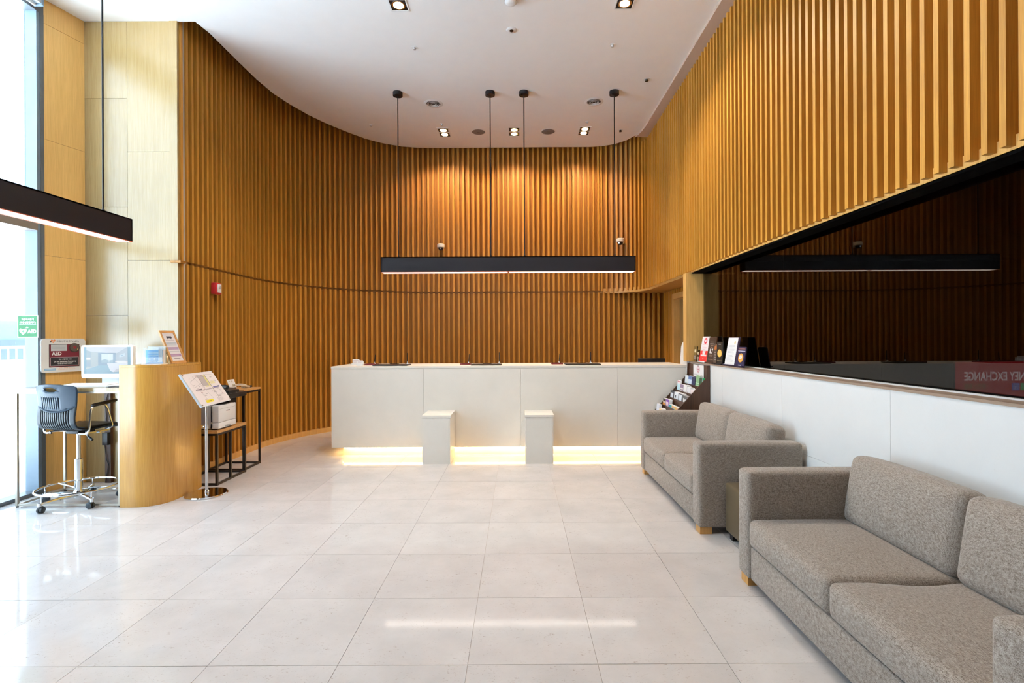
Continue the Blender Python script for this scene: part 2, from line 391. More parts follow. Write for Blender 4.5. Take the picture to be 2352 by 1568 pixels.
def text(s, size, M, x, y, mat, parent, z=0.0006, align='CENTER', width=None, name='lettering', bold=0.0):
    cu = bpy.data.curves.new('t', 'FONT'); cu.body = s; cu.size = size; cu.align_x = align; cu.align_y = 'CENTER'
    cu.resolution_u = 3; cu.offset = bold
    to = bpy.data.objects.new('t', cu); COL.objects.link(to)
    me = bpy.data.meshes.new_from_object(to.evaluated_get(bpy.context.evaluated_depsgraph_get())); bpy.data.objects.remove(to); bpy.data.curves.remove(cu)
    if not len(me.vertices): return None
    xs = [v.co.x for v in me.vertices]; w = max(xs) - min(xs); k = 1.0
    if width: k = width / w
    T = M @ Matrix.Translation((x, y, z)) @ Matrix.Diagonal((k, 1, 1, 1))
    off = wpos(parent)
    for v in me.vertices: v.co = T @ v.co - off
    me.materials.clear(); me.materials.append(mat); me.name = name
    return link(name, me, parent)

# ------------------------------------------------------------------ room shell
ZC = 4.90          # ceiling
ZJ = 2.33          # joint in the slats / soffit height
XW = -4.70         # window wall plane
XR = 2.20          # marble wall face
XG = 2.35          # smoked glass plane
XS = 2.18          # front of the slats on the right wall
YB = 9.10          # front of the slats on the back wall
YF = -3.2          # wall behind the camera
SD = 0.055         # slat depth
PITCH = 0.09

# floor: tiles on a grout bed
mb = MB().box(-5.0, 3.2, YF - .1, 9.6, -0.2, -0.004)
floor = struct('floor', mb, GROUT)
tile_cache = {}
def tile_mesh(w, d):
    k = (round(w, 3), round(d, 3))
    if k not in tile_cache: tile_cache[k] = MB().box(0, w, 0, d, -0.012, 0).mesh('tile', TILE, smooth=False)
    return tile_cache[k]
gx = [-4.70] + [-0.24 + 0.6 * k for k in range(-7, 5)] + [2.62]
gy = [2.33 + 0.6 * k for k in range(-9, 12)] + [9.2]
for i in range(len(gx) - 1):
    for j in range(len(gy) - 1):
        t = link('tile', tile_mesh(gx[i + 1] - gx[i] - .0024, gy[j + 1] - gy[j] - .0024), floor, (gx[i] + .0012, gy[j] + .0012, random.uniform(-.0003, 0)))
        t.rotation_euler = (random.uniform(-.0004, .0004), random.uniform(-.0004, .0004), 0)

# slat path along the left, curved, and back walls (points on the slat fronts, inward normals)
LC = (-1.3, 6.8); LR = 2.3
L1 = 6.8 - 5.43; L2 = LR * math.pi / 2; L3 = 2.78; RR = 0.70; L4 = RR * math.pi / 2
def left_path(s, off=0.0):
    """off>0 moves behind the slat fronts"""
    if s < L1: p, n = (-3.6, 5.43 + s), (1, 0)
    elif s < L1 + L2:
        a = math.pi - (s - L1) / LR; c, q = math.cos(a), math.sin(a)
        p, n = (LC[0] + LR * c, LC[1] + LR * q), (-c, -q)
    else: p, n = (-1.3 + (s - L1 - L2), YB), (0, -1)
    return Vector((p[0] - n[0] * off, p[1] - n[1] * off)), Vector(n)
def right_path(s, off=0.0):
    if s < L4:
        a = math.pi / 2 - s / RR; c, q = math.cos(a), math.sin(a)
        p, n = (1.48 + RR * c, 8.4 + RR * q), (-c, -q)
    else: p, n = (XS, 8.4 - (s - L4)), (-1, 0)
    return Vector((p[0] - n[0] * off, p[1] - n[1] * off)), Vector(n)
def ribbon(path, s0, s1, o0, o1, z0, z1, ds=0.1, mbx=None):
    m = mbx or MB(); n = max(1, int((s1 - s0) / ds)); vs = []; fs = []
    for i in range(n + 1):
        s = s0 + (s1 - s0) * i / n
        a, _ = path(s, o0); b, _ = path(s, o1)
        vs += [(a.x, a.y, z0), (a.x, a.y, z1), (b.x, b.y, z1), (b.x, b.y, z0)]
    for i in range(n):
        k = 4 * i
        for q in range(4): fs.append((k + q, k + 4 + q, k + 4 + (q + 1) % 4, k + (q + 1) % 4))
    fs += [(0, 1, 2, 3), (4 * n + 3, 4 * n + 2, 4 * n + 1, 4 * n)]
    return m.add(vs, fs)
S_LEFT = L1 + L2
wall_left = struct('wall_left', ribbon(left_path, -0.02, S_LEFT, SD, SD + .12, 0, 5.25), BACKING)
wall_back = struct('wall_back', ribbon(left_path, S_LEFT, S_LEFT + 4.1, SD, SD + .12, 0, 5.25, 4), BACKING)
ribbon(left_path, S_LEFT + 2.7, S_LEFT + 4.1, SD + .005, SD + .02, 0, ZJ, 4)
slat_up = MB().box(-.0165, .0165, 0, SD + .004, 0, 5.08 - ZJ - .028).mesh('slat', SLAT, smooth=False)
slat_lo = MB().box(-.0165, .0165, 0, SD + .004, 0, ZJ - .075).mesh('slat', SLAT, smooth=False)
slat_rt = MB().box(-.0165, .0165, 0, SD + .004, 0, 4.868 - ZJ - .02).mesh('slat', SLAT, smooth=False)
slat_arc = MB().box(-.0165, .0165, 0, SD + .004, 0, 5.06 - ZJ).mesh('slat', SLAT, smooth=False)
def put_slat(me, path, s, z, parent):
    p, n = path(s); o = link('slat', me, parent, (p.x, p.y, z)); o.rotation_euler = (0, 0, math.atan2(n.x, -n.y)); return o
s = 0.0
while s < S_LEFT + L3 - 0.02:
    put_slat(slat_up, left_path, s, ZJ + .028, wall_left if s < S_LEFT else wall_back); s += PITCH
s = 0.0
while s < S_LEFT + 3.92:
    put_slat(slat_lo, left_path, s, 0.075, wall_left if s < S_LEFT else wall_back); s += PITCH
struct('baseboard_left', ribbon(left_path, 0, S_LEFT, -.002, SD, 0, 0.075), OAKD)
struct('baseboard_back', ribbon(left_path, S_LEFT, S_LEFT + 3.9, -.002, SD, 0, 0.075, 4), OAKD)
struct('trim_1', MB().box(-3.68, -3.57, 5.352, 5.44, ZJ - .004, ZJ + .020), BACKING)
struct('joint_shade_strip', ribbon(left_path, 0, S_LEFT + 2.9, .047, SD + .01, ZJ - .012, ZJ + .034), GAPSHADE)  # dark strip in the joint gap, standing in for its shade

# right wall, upper: slats over a soffit
s_end = L4 + 8.4 - YF
wall_right = struct('wall_right', ribbon(right_path, -.1, s_end, SD, SD + .12, ZJ + .004, 5.25), BACKING)
s = 0.03
while s < L4 + 8.4 - 0.0:
    put_slat(slat_arc if s < .8 else slat_rt, right_path, s, ZJ + .02, wall_right); s += PITCH
# light oak band the slats hang from, seen as steps below their ends
part('backing_strip', ribbon(right_path, .06, s_end, SD - .012, SD + .002, ZJ + .0, ZJ + .07), OAKD, wall_right)
# soffit under the upper wall: oak over the reception niche, black above the smoked glass
mb = MB(); pts = [tuple(right_path(s, SD - .012)[0]) for s in [i * .05 for i in range(0, 23)]] + [(XS + SD - .012, 8.3), (XS + SD - .012, 6.46), (2.78, 6.46), (2.78, 9.25), (1.48, 9.25)]
mb.prism(pts, ZJ - .012, ZJ + .006)
struct('trim_2', mb, OAKD)
struct('trim_3', MB().box(XS + SD - .012, XG + .1, YF, 6.46, ZJ - .012, ZJ + .006), SOFFIT)
# plaster band between the ceiling edge and the slat heads
mb = MB(); P_ceil_r = [(1.30, 8.975), (1.52, 8.94), (1.72, 8.84), (1.88, 8.68), (1.98, 8.48), (2.03, 8.25), (2.047, 8.0), (2.05, 6.5), (2.052, YF)]
outer = [(2.0, 8.45)] + [tuple(right_path(s, SD + .02)[0]) for s in [i * .06 for i in range(17, 19)]] + [(XS + SD + .02, YF)]
mb.prism(P_ceil_r[4:] + outer[::-1], 4.868, 4.93); struct('trim_4', mb, PLASTERB)

# ceiling with the curved edge
edge = [(XW - .16, YF - .1), (XW - .16, 5.4), (-3.43, 5.392), (-3.40, 5.6), (-3.40, 6.2), (-3.395, 6.6), (-3.36, 6.98), (-3.27, 7.32), (-3.15, 7.65), (-2.98, 7.98), (-2.77, 8.30), (-2.56, 8.57), (-2.33, 8.76), (-2.05, 8.91), (-1.75, 8.975), (-1.4, 8.99)] + P_ceil_r + [(2.052, YF - .1)]
ceiling = struct('ceiling', MB().prism(edge, ZC, ZC + .1), PLASTER)
struct('trim_5', MB().box(-5.1, 3.3, YF - .2, 9.6, 5.25, 5.35), DARKROOM)

# wall with smoked glass over marble
wall_m = struct('wall_marble', MB().box(XR + .02, XG + .1, YF, 6.62, 0, 1.19), GROUT)
py = [6.62, 5.785, 5.45, 4.22, 2.99, 1.76, 0.53, -0.7, -1.93, YF]
for i in range(len(py) - 1):
    for (z0, z1) in ((0, .60), (.602, 1.187)):
        part('marble_panel', MB().box(XR, XR + .02, py[i + 1] + .001, py[i] - .001, z0, z1), MARBLEW, wall_m, smooth=False)
part('ledge', MB().box(XR - .004, XG, YF, 6.62, 1.187, 1.203), LEDGE, wall_m)
part('ledge_edge', MB().box(XG - .035, XG - .003, YF, 6.45, 1.203, 1.210), PLASTW, wall_m)
gw = struct('window_1', MB().box(XG - .006, XG + .03, YF, 6.45, 1.203, 1.216), SOFFIT)
gy2 = [6.40, 4.47, 2.2, -.2, YF]
for i in range(4):
    g = MB(); y0, y1 = gy2[i + 1] + .001, gy2[i] - .001
    g.mi = 1; g.box(XG + .0005, XG + .012, y0, y1, 1.214, ZJ - .01); g.mi = 0
    g.add([(XG, y0, 1.214), (XG, y1, 1.214), (XG, y1, ZJ - .01), (XG, y0, ZJ - .01)], [(0, 3, 2, 1)][:1])
    # face towards the lobby
    part('glass_pane', g, [DGLASS, DCLEAR], gw, smooth=False)
# dark room behind the glass
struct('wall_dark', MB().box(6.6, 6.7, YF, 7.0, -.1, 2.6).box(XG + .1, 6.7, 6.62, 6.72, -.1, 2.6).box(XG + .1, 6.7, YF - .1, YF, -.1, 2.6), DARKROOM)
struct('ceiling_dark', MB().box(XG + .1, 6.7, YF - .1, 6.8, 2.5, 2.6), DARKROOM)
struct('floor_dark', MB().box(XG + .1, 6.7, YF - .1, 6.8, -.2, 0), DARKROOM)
# post at the end of the glass
struct('trim_6', MB().box(2.145, XG + .04, 6.44, 6.56, 1.203, ZJ), OAKD)
# wall behind the desk with the door
mb = MB().box(2.66, 2.78, 8.52, 9.2, 0, ZJ).box(2.66, 2.78, 6.6, 7.62, 0, ZJ).box(2.66, 2.78, 7.62, 8.52, 2.2, ZJ)
wall_s = struct('wall_niche', mb, BACKING)
sl = MB().box(-.0165, .0165, 0, SD, 0, ZJ - .02).mesh('slat', SLAT, smooth=False)
y = 9.02
while y > 8.55:
    o = link('slat', sl, wall_s, (2.605, y, 0)); o.rotation_euler = (0, 0, -math.pi / 2); y -= PITCH
sl2 = MB().box(-.0165, .0165, 0, SD, 0, .07).mesh('slat', SLAT, smooth=False)
while y > 7.0:
    o = link('slat', sl2, wall_s, (2.605, y, 2.245)); o.rotation_euler = (0, 0, -math.pi / 2); y -= PITCH
dr = struct('door_1', MB().box(2.70, 2.74, 7.68, 8.44, .005, 2.14), OAK)
part('door_frame', MB().box(2.60, 2.78, 8.44, 8.53, 0, 2.24).box(2.60, 2.78, 7.6, 7.68, 0, 2.24).box(2.60, 2.78, 7.68, 8.44, 2.15, 2.24), OAKD, dr)
for z in (.35, 1.42, 1.88):
    part('hinge', MB().box(2.694, 2.702, 8.05, 8.2, z, z + .13), STEEL, dr)
struct('wall_behind', MB().box(2.9, 3.0, 6.6, 9.3, 0, ZJ), OAKD)
struct('wall_front', MB().box(-5.0, 2.4, YF - .15, YF, 0, 5.3), plain('warm_rear_wall', (0.16, 0.13, 0.10), 0.8))

# oak panelled walls in the left corner
wc = struct('wall_corner', MB().box(-4.78, -3.62, 5.40, 5.52, 0, 5.25), GROUT)
zl = [0, .615, 1.77, 2.925, 4.08, ZC]; zr = [0, .045, 1.2, 2.355, 3.51, ZC]
for (x0, x1, zz) in ((-4.62, -4.15, zl), (-4.15, -3.70, zr)):
    for i in range(len(zz) - 1):
        if zz[i + 1] - zz[i] < .1: continue
        part('wood_panel', MB().box(x0 + .0015, x1 - .0015, 5.38, 5.40, zz[i] + .0015, zz[i + 1] - .0015), OAK, wc, smooth=False)
part('edge_board', MB().box(-3.6985, -3.615, 5.376, 5.408, 0, 4.94), OAK, wc, smooth=False)
SW0 = (-4.70, 5.022); SW1 = (-4.601, 5.379)          # front line of the short oak return beside the window
SU = Vector((SW1[0] - SW0[0], SW1[1] - SW0[1], 0)).normalized(); SN = SU.cross(Vector((0, 0, 1)))
def side_quad(off0, off1): return [(SW0[0] + SN.x * off0, SW0[1] + .0015), (SW1[0] + SN.x * off0, SW1[1]), (SW1[0] + SN.x * off1, SW1[1]), (SW0[0] + SN.x * off1, SW0[1] + .0015)]
ws = struct('wall_side', MB().prism(side_quad(-.018, -.16), 0, 5.25), GROUT)
zs = [0, .045, 1.2, 2.355, 3.51, 4.66, ZC]
for i in range(1, len(zs) - 1):
    part('wood_panel', MB().prism(side_quad(0, -.018), (zs[i] if i > 1 else 0) + .0015, zs[i + 1] - .0015), OAKP, ws, smooth=False)

# window wall
win = struct('window_2', MB().box(-4.83, XW, 1.47, 5.022, -.02, .035), ALUG)
part('window_head', MB().box(-4.83, XW, 1.47, 5.022, 4.74, ZC + .02), ALUG, win)
part('jamb', MB().box(-4.83, XW - .004, 4.95, 4.985, .035, 4.74), ALU, win)
part('jamb_edge', MB().box(-4.83, XW + .002, 4.985, 5.022, .035, 4.74), ALUG, win)
for y in (3.2, 1.505):
    part('mullion', MB().box(-4.83, XW, y - .035, y + .035, .035, 4.74), ALU, win)
part('transom', MB().box(-4.83, XW + .004, 1.54, 4.95, 2.585, 2.665), BRONZE, win)
part('transom_top', MB().box(-4.83, XW + .002, 1.54, 4.95, 2.665, 2.68), ALU, win)
wy = [4.95, 3.235, 3.165, 1.54]
for i in range(0, 4, 2):
    for (z0, z1) in ((.035, 2.585), (2.68, 4.74)):
        g = MB(); y0, y1 = wy[i + 1], wy[i]
        g.mi = 1; g.box(-4.821, -4.812, y0, y1, z0, z1); g.mi = 0
        g.add([(-4.8115, y0, z0), (-4.8115, y1, z0), (-4.8115, y1, z1), (-4.8115, y0, z1)], [(0, 1, 2, 3)])
        part('glass_pane', g, [WGLASS, WCLEAR], win, smooth=False)
struct('wall_near_left', MB().box(-4.80, XW, YF, 1.468, 0, 5.25), WALNUT)
t = thing('roller_blind', 'silver roller blind housing along the top of the tall window', 'blind', (-4.6, 3.2, 4.74))
part('cassette', MB().box(-4.655, -4.57, 1.5, 4.86, 4.75, 4.895), SILVER, t)
part('end_cap', MB().box(-4.658, -4.566, 4.86, 4.885, 4.735, 4.898), ALU, t)
part('hem_bar', MB().tube([(-4.63, 1.5, 4.735), (-4.63, 4.86, 4.735)], .012), PLASTW, t)

# street outside, bleached by daylight
o = struct('ground', MB().box(-60, -5.0, -40, 60, -.25, -.12), CONC)
t = thing('street_railing', 'pale blurred railing on a low wall across the street outside', 'railing', (-12, 12, -.12))
part('parapet', MB().box(-12.1, -11.9, 7, 18, -.12, 1.06), OUTL, t)
part('rail', MB().box(-12.03, -11.97, 7, 18, 1.33, 1.39), OUTL, t)
for k in range(55): part('baluster', MB().box(-12.012, -11.988, 7.2 + k * .195, 7.225 + k * .195, 1.06, 1.33), OUTW, t)
t = thing('van', 'blurred blue grey van parked beyond the railing outside', 'vehicle', (-15.5, 15.5, -.12))
part('body', MB().rbox((-15.5, 15.5, 1.2), (1.9, 7.0, 1.9), .2), OUTB, t)
part('lower_panel', MB().box(-14.6, -14.52, 12.2, 18.8, .6, 1.55), OUTP, t)
for y in (13.4, 17.6): part('wheel', MB().lathe([(.3, -.1), (.34, -.06), (.34, .06), (.3, .1)], (-14.7, y, .22), axis='x'), RUBBER, t)
t = thing('street_sign', 'faint white rectangular signboard on a pole outside the window', 'sign', (-13.0, 12.6, -.12))
part('panel', MB().box(-13.02, -12.98, 12.0, 13.2, 2.12, 2.28), OUTW, t)
part('pole', MB().tube([(-13, 12.3, -.12), (-13, 12.3, 2.2)], .03), OUTW, t)

# ------------------------------------------------------------------ pendant lights
def pendant(label, loc, rz, rods=((-1.51, 1), (-.24, 1), (.225, 1), (1.47, 1))):
    t = thing('pendant_light', label, 'light', loc, rz, 'long black pendant lights')
    L, w, h = 3.475, .15, .205
    a = L / 2
    m = MB().box(-a, a, -w / 2, -w / 2 + .012, 0, h).box(-a, a, w / 2 - .012, w / 2, 0, h).box(-a, -a + .012, -w / 2, w / 2, 0, h).box(a - .012, a, -w / 2, w / 2, 0, h)
    m.box(-a, a, -w / 2, w / 2, h - .012, h)
    part('housing', m, PEND, t, True)
    m = MB().box(-a + .001, a - .001, -w / 2 + .0005, -w / 2 + .011, -.006, 0).box(-a + .001, a - .001, w / 2 - .011, w / 2 - .0005, -.006, 0)
    m.box(-a + .001, -a + .011, -w / 2, w / 2, -.006, 0).box(a - .011, a - .001, -w / 2, w / 2, -.006, 0)
    part('lip', m, PENDR, t, True)
    for (x0, x1) in ((-a + .012, -.012), (.012, a - .012)):
        part('diffuser', MB().box(x0, x1, -w / 2 + .012, w / 2 - .012, -.003, .02), STRIP, t, True)
    part('divider', MB().box(-.011, .011, -w / 2 + .012, w / 2 - .012, -.005, .02), PENDR, t, True)
    z1 = ZC - loc[2]
    for (x, _) in rods:
        r = part('rod', MB().tube([(x, 0, h), (x, 0, z1 - .05)], .0075, 8), BLACKM, t, True)
        link('rod_socket', MB().lathe([(.012, h), (.012, h + .03), (.008, h + .035)], (x, 0, 0), 12).mesh('rod_socket', BLACKM), r)
        c = part('canopy', MB().lathe([(.066, z1 - .05), (.066, z1)], (x, 0, 0), 24), BLACKM, t, True)
        link('set_screw', MB().lathe([(.014, z1 - .066), (.014, z1 - .05)], (x - .03, -.035, 0), 10).mesh('set_screw', BLACKM), c)
    return t
pendant('long black pendant light hanging above the white reception desk', (-.13, 6.96, 2.42), 0)
pendant('long black pendant light hanging beside the window, end towards the oak wall', (-3.64, 4.68 - 3.475 / 2, 2.42), R(90), ((-1.51, 1), (1.50, 1)))

# ------------------------------------------------------------------ ceiling fixtures
def spot(parent, energy, size, blend=.6, rad=.05, z=-.03, aim=None, col=WARM):
    ld = bpy.data.lights.new('downlight_beam', 'SPOT'); lo = bpy.data.objects.new('downlight_beam', ld); COL.objects.link(lo)
    ld.energy = energy; ld.spot_size = R(size); ld.spot_blend = blend; ld.color = col; ld.shadow_soft_size = rad
    lo.parent = parent; lo.location = (0, 0, z)
    if aim: lo.rotation_euler = Vector(aim).to_track_quat('-Z', 'Y').to_euler()
def downlight(x, y, n, label, energy, size, aim=None):
    t = thing('downlight', label, 'light', (x, y, ZC), 0, 'recessed ceiling downlights')
    w = .082; d = w if n == 1 else 2 * w
    fr = MB().box(-w - .014, w + .014, -d - .014, -d, -.006, .0).box(-w - .014, w + .014, d, d + .014, -.006, .0).box(-w - .014, -w, -d, d, -.006, .0).box(w, w + .014, -d, d, -.006, .0)
    if n == 2: fr.box(-w, w, -.012, .012, -.006, 0)
    part('trim_ring', fr, PLASTW, t, True)
    part('baffle', MB().box(-w, w, -d, d, -.002, -.0005), BLACKM, t, True)
    for k in range(n):
        yy = 0 if n == 1 else (-w if k == 0 else w)
        part('lamp_reflector', MB().lathe([(.068, -.002), (.068, -.005), (.058, -.005)], (0, yy, 0), 24), CHROME, t, True)
        part('bulb', MB().lathe([(.050, -.004), (.050, -.009), (.03, -.013)], (0, yy, 0), 20), BULB, t, True)
    spot(t, energy, size, aim=aim, col=WARM if n == 2 else (1.0, 0.90, 0.78))
    return t
downlight(-1.20, 8.31, 2, 'left twin ceiling downlight near the back slat wall', SPOT_W, 125, (0, .28, -1))
downlight(-.047, 8.30, 2, 'middle twin ceiling downlight between the two round speakers', SPOT_W, 125, (0, .28, -1))
downlight(1.10, 8.28, 2, 'right twin ceiling downlight near the back slat wall', SPOT_W, 125, (0, .28, -1))
downlight(-1.20, 5.14, 1, 'left single square downlight cut by the top of the picture', 190, 140)
downlight(1.10, 5.13, 1, 'right single square downlight cut by the top of the picture', 190, 140)
downlight(-1.20, 1.6, 1, 'added single square fill downlight nearer the viewer on the left, out of frame', 70, 140)  # unseen pair, added to help light the room
downlight(1.10, 1.6, 1, 'added single square fill downlight nearer the viewer on the right, out of frame', 70, 140)
def diffuser(x, y, label):
    t = thing('air_diffuser', label, 'vent', (x, y, ZC), 0, 'round air diffusers in the ceiling')
    part('flange', MB().lathe([(.100, -.004), (.132, -.004), (.138, 0), (.100, 0)], n=32, cap=False), PLASTW, t, True)
    part('throat', MB().lathe([(.001, -.001), (.101, -.001), (.101, 0)], n=32), BLACKM, t, True)
    for r in (.025, .045, .065, .085):
        part('ring', MB().lathe([(r, -.003), (r + .003, -.008), (r + .006, -.008), (r + .004, -.003)], n=28, cap=False), PLASTW, t, True)
diffuser(-1.205, 7.30, 'round ringed air diffuser beside the leftmost black canopy')
diffuser(1.107, 7.27, 'round ringed air diffuser beside the rightmost black canopy')
def speaker(x, y, label):
    t = thing('ceiling_speaker', label, 'speaker', (x, y, ZC), 0, 'round ceiling speakers')
    part('bezel', MB().lathe([(.108, -.004), (.118, -.004), (.121, 0), (.108, 0)], n=32, cap=False), PLASTW, t, True)
    part('grille', MB().lathe([(.001, -.006), (.07, -.006), (.109, -.002)], n=32), GRILLE, t, True)
    part('badge', MB().box(-.02, .02, -.004, .004, -.0075, -.005), DARKM, t, True)
speaker(-.634, 8.30, 'round grey ceiling speaker left of the middle downlight')
speaker(.51, 8.30, 'round grey ceiling speaker right of the middle downlight')
def sprinkler(x, y, label, r=.035, cap=False):
    t = thing('sprinkler', label, 'sprinkler', (x, y, ZC))
    part('escutcheon', MB().lathe([(r * .45, -.004), (r, -.003), (r, 0)], n=20), PLASTW, t, True)
    part('head', MB().lathe([(r * .42, -.002), (r * .42, -.012), (r * .25, -.022), (r * .5, -.026), (r * .1, -.03)], n=16), DARKM if cap else STEEL, t, True)
for (x, y, l, c) in ((-1.19, 5.89, 'small sprinkler in the ceiling below the left single downlight', 0), (1.112, 5.857, 'small sprinkler in the ceiling below the right single downlight', 0),
                     (1.704, 6.64, 'small dark ringed spot in the ceiling by the right slat wall', 1), (-2.309, 8.012, 'tiny sprinkler in the ceiling near the left curve of the edge', 0),
                     (-1.188, 7.993, 'small sprinkler just above the left twin downlight', 0), (1.104, 7.939, 'small sprinkler just above the right twin downlight', 0),
                     (1.689, 8.261, 'small dark ringed spot in the ceiling by the right back corner', 1)):
    sprinkler(x, y, l, .045 if c else .033, bool(c))
t = thing('ceiling_sensor', 'round white ceiling sensor with black centre between the single downlights', 'sensor', (-.055, 5.567, ZC))
part('cover', MB().lathe([(.02, -.008), (.05, -.007), (.06, 0)], n=24), PLASTW, t, True)
part('lens', MB().lathe([(.022, -.006), (.022, -.012), (.012, -.014)], n=16), BLACKI, t, True)
t = thing('smoke_detector', 'white domed smoke detector at the top edge of the picture', 'detector', (-.055, 5.06, ZC))
part('base', MB().lathe([(.075, -.02), (.078, -.004), (.078, 0)], n=24), PLASTW, t, True)
part('slot_ring', MB().lathe([(.06, -.03), (.06, -.018)], n=24), BLACKI, t, True)
part('chamber', MB().lathe([(.03, -.05), (.05, -.045), (.062, -.03)], n=24), PLASTW, t, True)

# ------------------------------------------------------------------ reception desk
CT = 1.155
t = thing('reception_desk', 'long white marble reception desk glowing underneath', 'desk', (-.1, 6.9, 0)); desk = t
seam = [-2.405, -1.22, .028, 1.275, 2.165]
for i in range(4):
    part('front_panel', MB().box(seam[i] + (.0012 if i else 0), seam[i + 1] - .0012, 6.50, 6.53, .112, 1.128), MARBLE, t, smooth=False)
part('end_panel', MB().box(-2.405, -2.375, 6.531, 7.22, .112, 1.128), MARBLE, t, smooth=False)
part('body', MB().box(-2.374, 2.165, 6.531, 7.20, .115, 1.127), MARBLE, t, smooth=False)
part('counter_top', MB().box(-2.408, 2.165, 6.496, 7.24, 1.129, CT), MARBLE, t, smooth=False)
part('plinth', MB().box(-2.29, 2.16, 6.60, 7.15, 0, .112), MARBLE, t, smooth=False)
part('light_strip', MB().box(-2.26, 2.14, 6.54, 6.555, .098, .1115), LED, t, smooth=False)
part('light_strip', MB().box(-2.302, -2.292, 6.62, 7.1, .098, .1115), LED, t, smooth=False)
t = thing('staff_worktop', 'low oak worktop behind the white reception desk', 'worktop', (-.1, 7.5, 0))
part('work_surface', MB().box(-2.37, 2.16, 7.245, 7.75, .74, .77), OAKC, t)
for x in (-2.3, -.8, .7, 2.1): part('support_panel', MB().box(x - .012, x + .012, 7.26, 7.70, 0, .74), OAKC, t)
# rounded white side panel at the end of the desk
pl = [(6.49, 0), (6.49, 1.455)] + [(6.60 + .13 * math.sin(a * math.pi / 16), 1.325 + .13 * math.cos(a * math.pi / 16)) for a in range(0, 9)] + [(6.75, 1.25), (6.76, 0)]
m = MB(); n = len(pl); m.prism(pl, 2.167, 2.196, 'x')
solid('end_slab', m, MARBLEW, 'upright white marble slab with a rounded top at the right end of the desk', 'panel')
def block(x0, x1, label):
    t = thing('desk_block', label, 'block', ((x0 + x1) / 2, 6.28, 0), 0, 'white marble blocks in front of the desk')
    a = (x1 - x0) / 2
    part('front_panel', MB().box(-a + .014, a - .014, -.21, -.185, 0, .556), MARBLE, t, True, False)
    for sx in (-1, 1): part('side_panel', MB().box(sx * a, sx * (a - .0135), -.207, .217, 0, .556), MARBLE, t, True, False)
    part('top_slab', MB().box(-a - .004, a + .008, -.214, .217, .558, .585), MARBLE, t, True, False)
block(-1.157, -.822, 'left white marble block standing against the desk front')
block(.082, .417, 'right white marble block standing against the desk front')

# things on the desk top
def pad(x0, x1, label, y0=6.58, y1=6.86):
    t = thing('writing_pad', label, 'desk pad', ((x0 + x1) / 2, (y0 + y1) / 2, CT), 0, 'black writing pads on the desk')
    part('board', MB().rbox(((x0 + x1) / 2, (y0 + y1) / 2, CT + .007), (x1 - x0, y1 - y0, .014), .004), PLASTB, t)
    part('paper_clip', MB().box((x0 + x1) / 2 - .06, (x0 + x1) / 2 + .06, y1 - .03, y1 - .01, CT + .014, CT + .02), DARKM, t)
pad(-1.90, -1.45, 'left black writing pad near the left end of the reception desk')
pad(-.62, -.22, 'middle black writing pad on the reception desk')
pad(.62, 1.08, 'right black writing pad on the reception desk')
def pen_stand(x, y, label, h=.145, r=.026, lean=.0, z=CT):
    t = thing('pen_stand', label, 'pen stand', (x, y, z), 0, 'pen stands along the desk top')
    part('base', MB().lathe([(r, 0), (r, .006), (r * .7, .014), (.008, .02), (.007, .035), (.004, .037)], n=18), CHROME, t, True)
    part('pen', MB().tube([(0, 0, .02), (lean, 0, .06), (lean * 2.2, 0, h)], [.004, .0065, .005], 8), DARKM, t, True)
for (x, y, z, l) in ((-1.49, 6.80, CT + .0145, 'pen in a chrome stand on the left black pad'), (-.255, 6.80, CT + .0145, 'pen in a chrome stand on the middle black pad'),
                     (.975, 6.80, CT + .0145, 'pen in a chrome stand on the right black pad')):
    pen_stand(x, y, l, .15, .03, z=z)
for (x, y, l) in ((-2.0, 7.04, 'thin pen in a small stand behind the leftmost maroon tray'), (-.69, 7.04, 'thin pen in a small stand behind the middle maroon tray'), (.57, 7.04, 'thin pen in a small stand behind the right maroon tray')):
    pen_stand(x, y, l, .135, .02, .004)
def tray(x0, x1, label, col=MAROON, insert=True):
    t = thing('cash_tray', label, 'tray', ((x0 + x1) / 2, 6.86, CT), 0, 'shallow maroon trays on the desk')
    w = (x1 - x0) / 2
    part('tray_base', MB().box(-w, w, -.09, .09, 0, .007), col, t, True)
    part('rim', MB().box(-w, w, -.09, -.082, .007, .018).box(-w, w, .082, .09, .007, .018).box(-w, -w + .008, -.082, .082, .007, .018).box(w - .008, w, -.082, .082, .007, .018), col, t, True)
    if insert: part('liner', MB().box(-w + .012, w - .012, -.078, .078, .007, .010), PLASTB, t, True)
tray(-2.06, -1.91, 'maroon tray with black liner at the left end of the desk')
tray(-.78, -.64, 'maroon tray beside the middle black writing pad')
tray(.45, .60, 'maroon tray beside the right black writing pad')
def card_holder(x, y, w, h, label):
    t = thing('card_holder', label, 'card holder', (x, y, CT), 0, 'card holders on the desk')
    part('box', MB().box(-w / 2, w / 2, -.03, .03, 0, .02).box(-w / 2, w / 2, .022, .03, .02, h * .8), PLASTW, t, True)
    part('card', MB().box(-w / 2 + .006, w / 2 - .006, -.004, .004, .0205, h), WHITEI, t, True)
    m = MB(); M = frame((x, y - .0045, CT + .02), (1, 0, 0), (0, 0, 1)); m.M = M
    for k in range(3): m.line(-w * .35, h * .2 + k * .012, w * (.1 + .12 * k), h * .2 + k * .012, .003, 0, (.55, .3, .3))
    part('print', m, PRINT, t)
card_holder(-2.24, 6.98, .105, .075, 'larger clear white card holder at the far left of the desk')
card_holder(-2.10, 6.72, .085, .068, 'smaller white card holder beside the left maroon tray')
t = thing('desk_monitor', 'back of a black monitor behind the right end of the desk', 'monitor', (2.0, 7.45, .77))
part('housing', MB().rbox((1.99, 7.55, 1.07), (.40, .035, .26), .008), PLASTB, t)
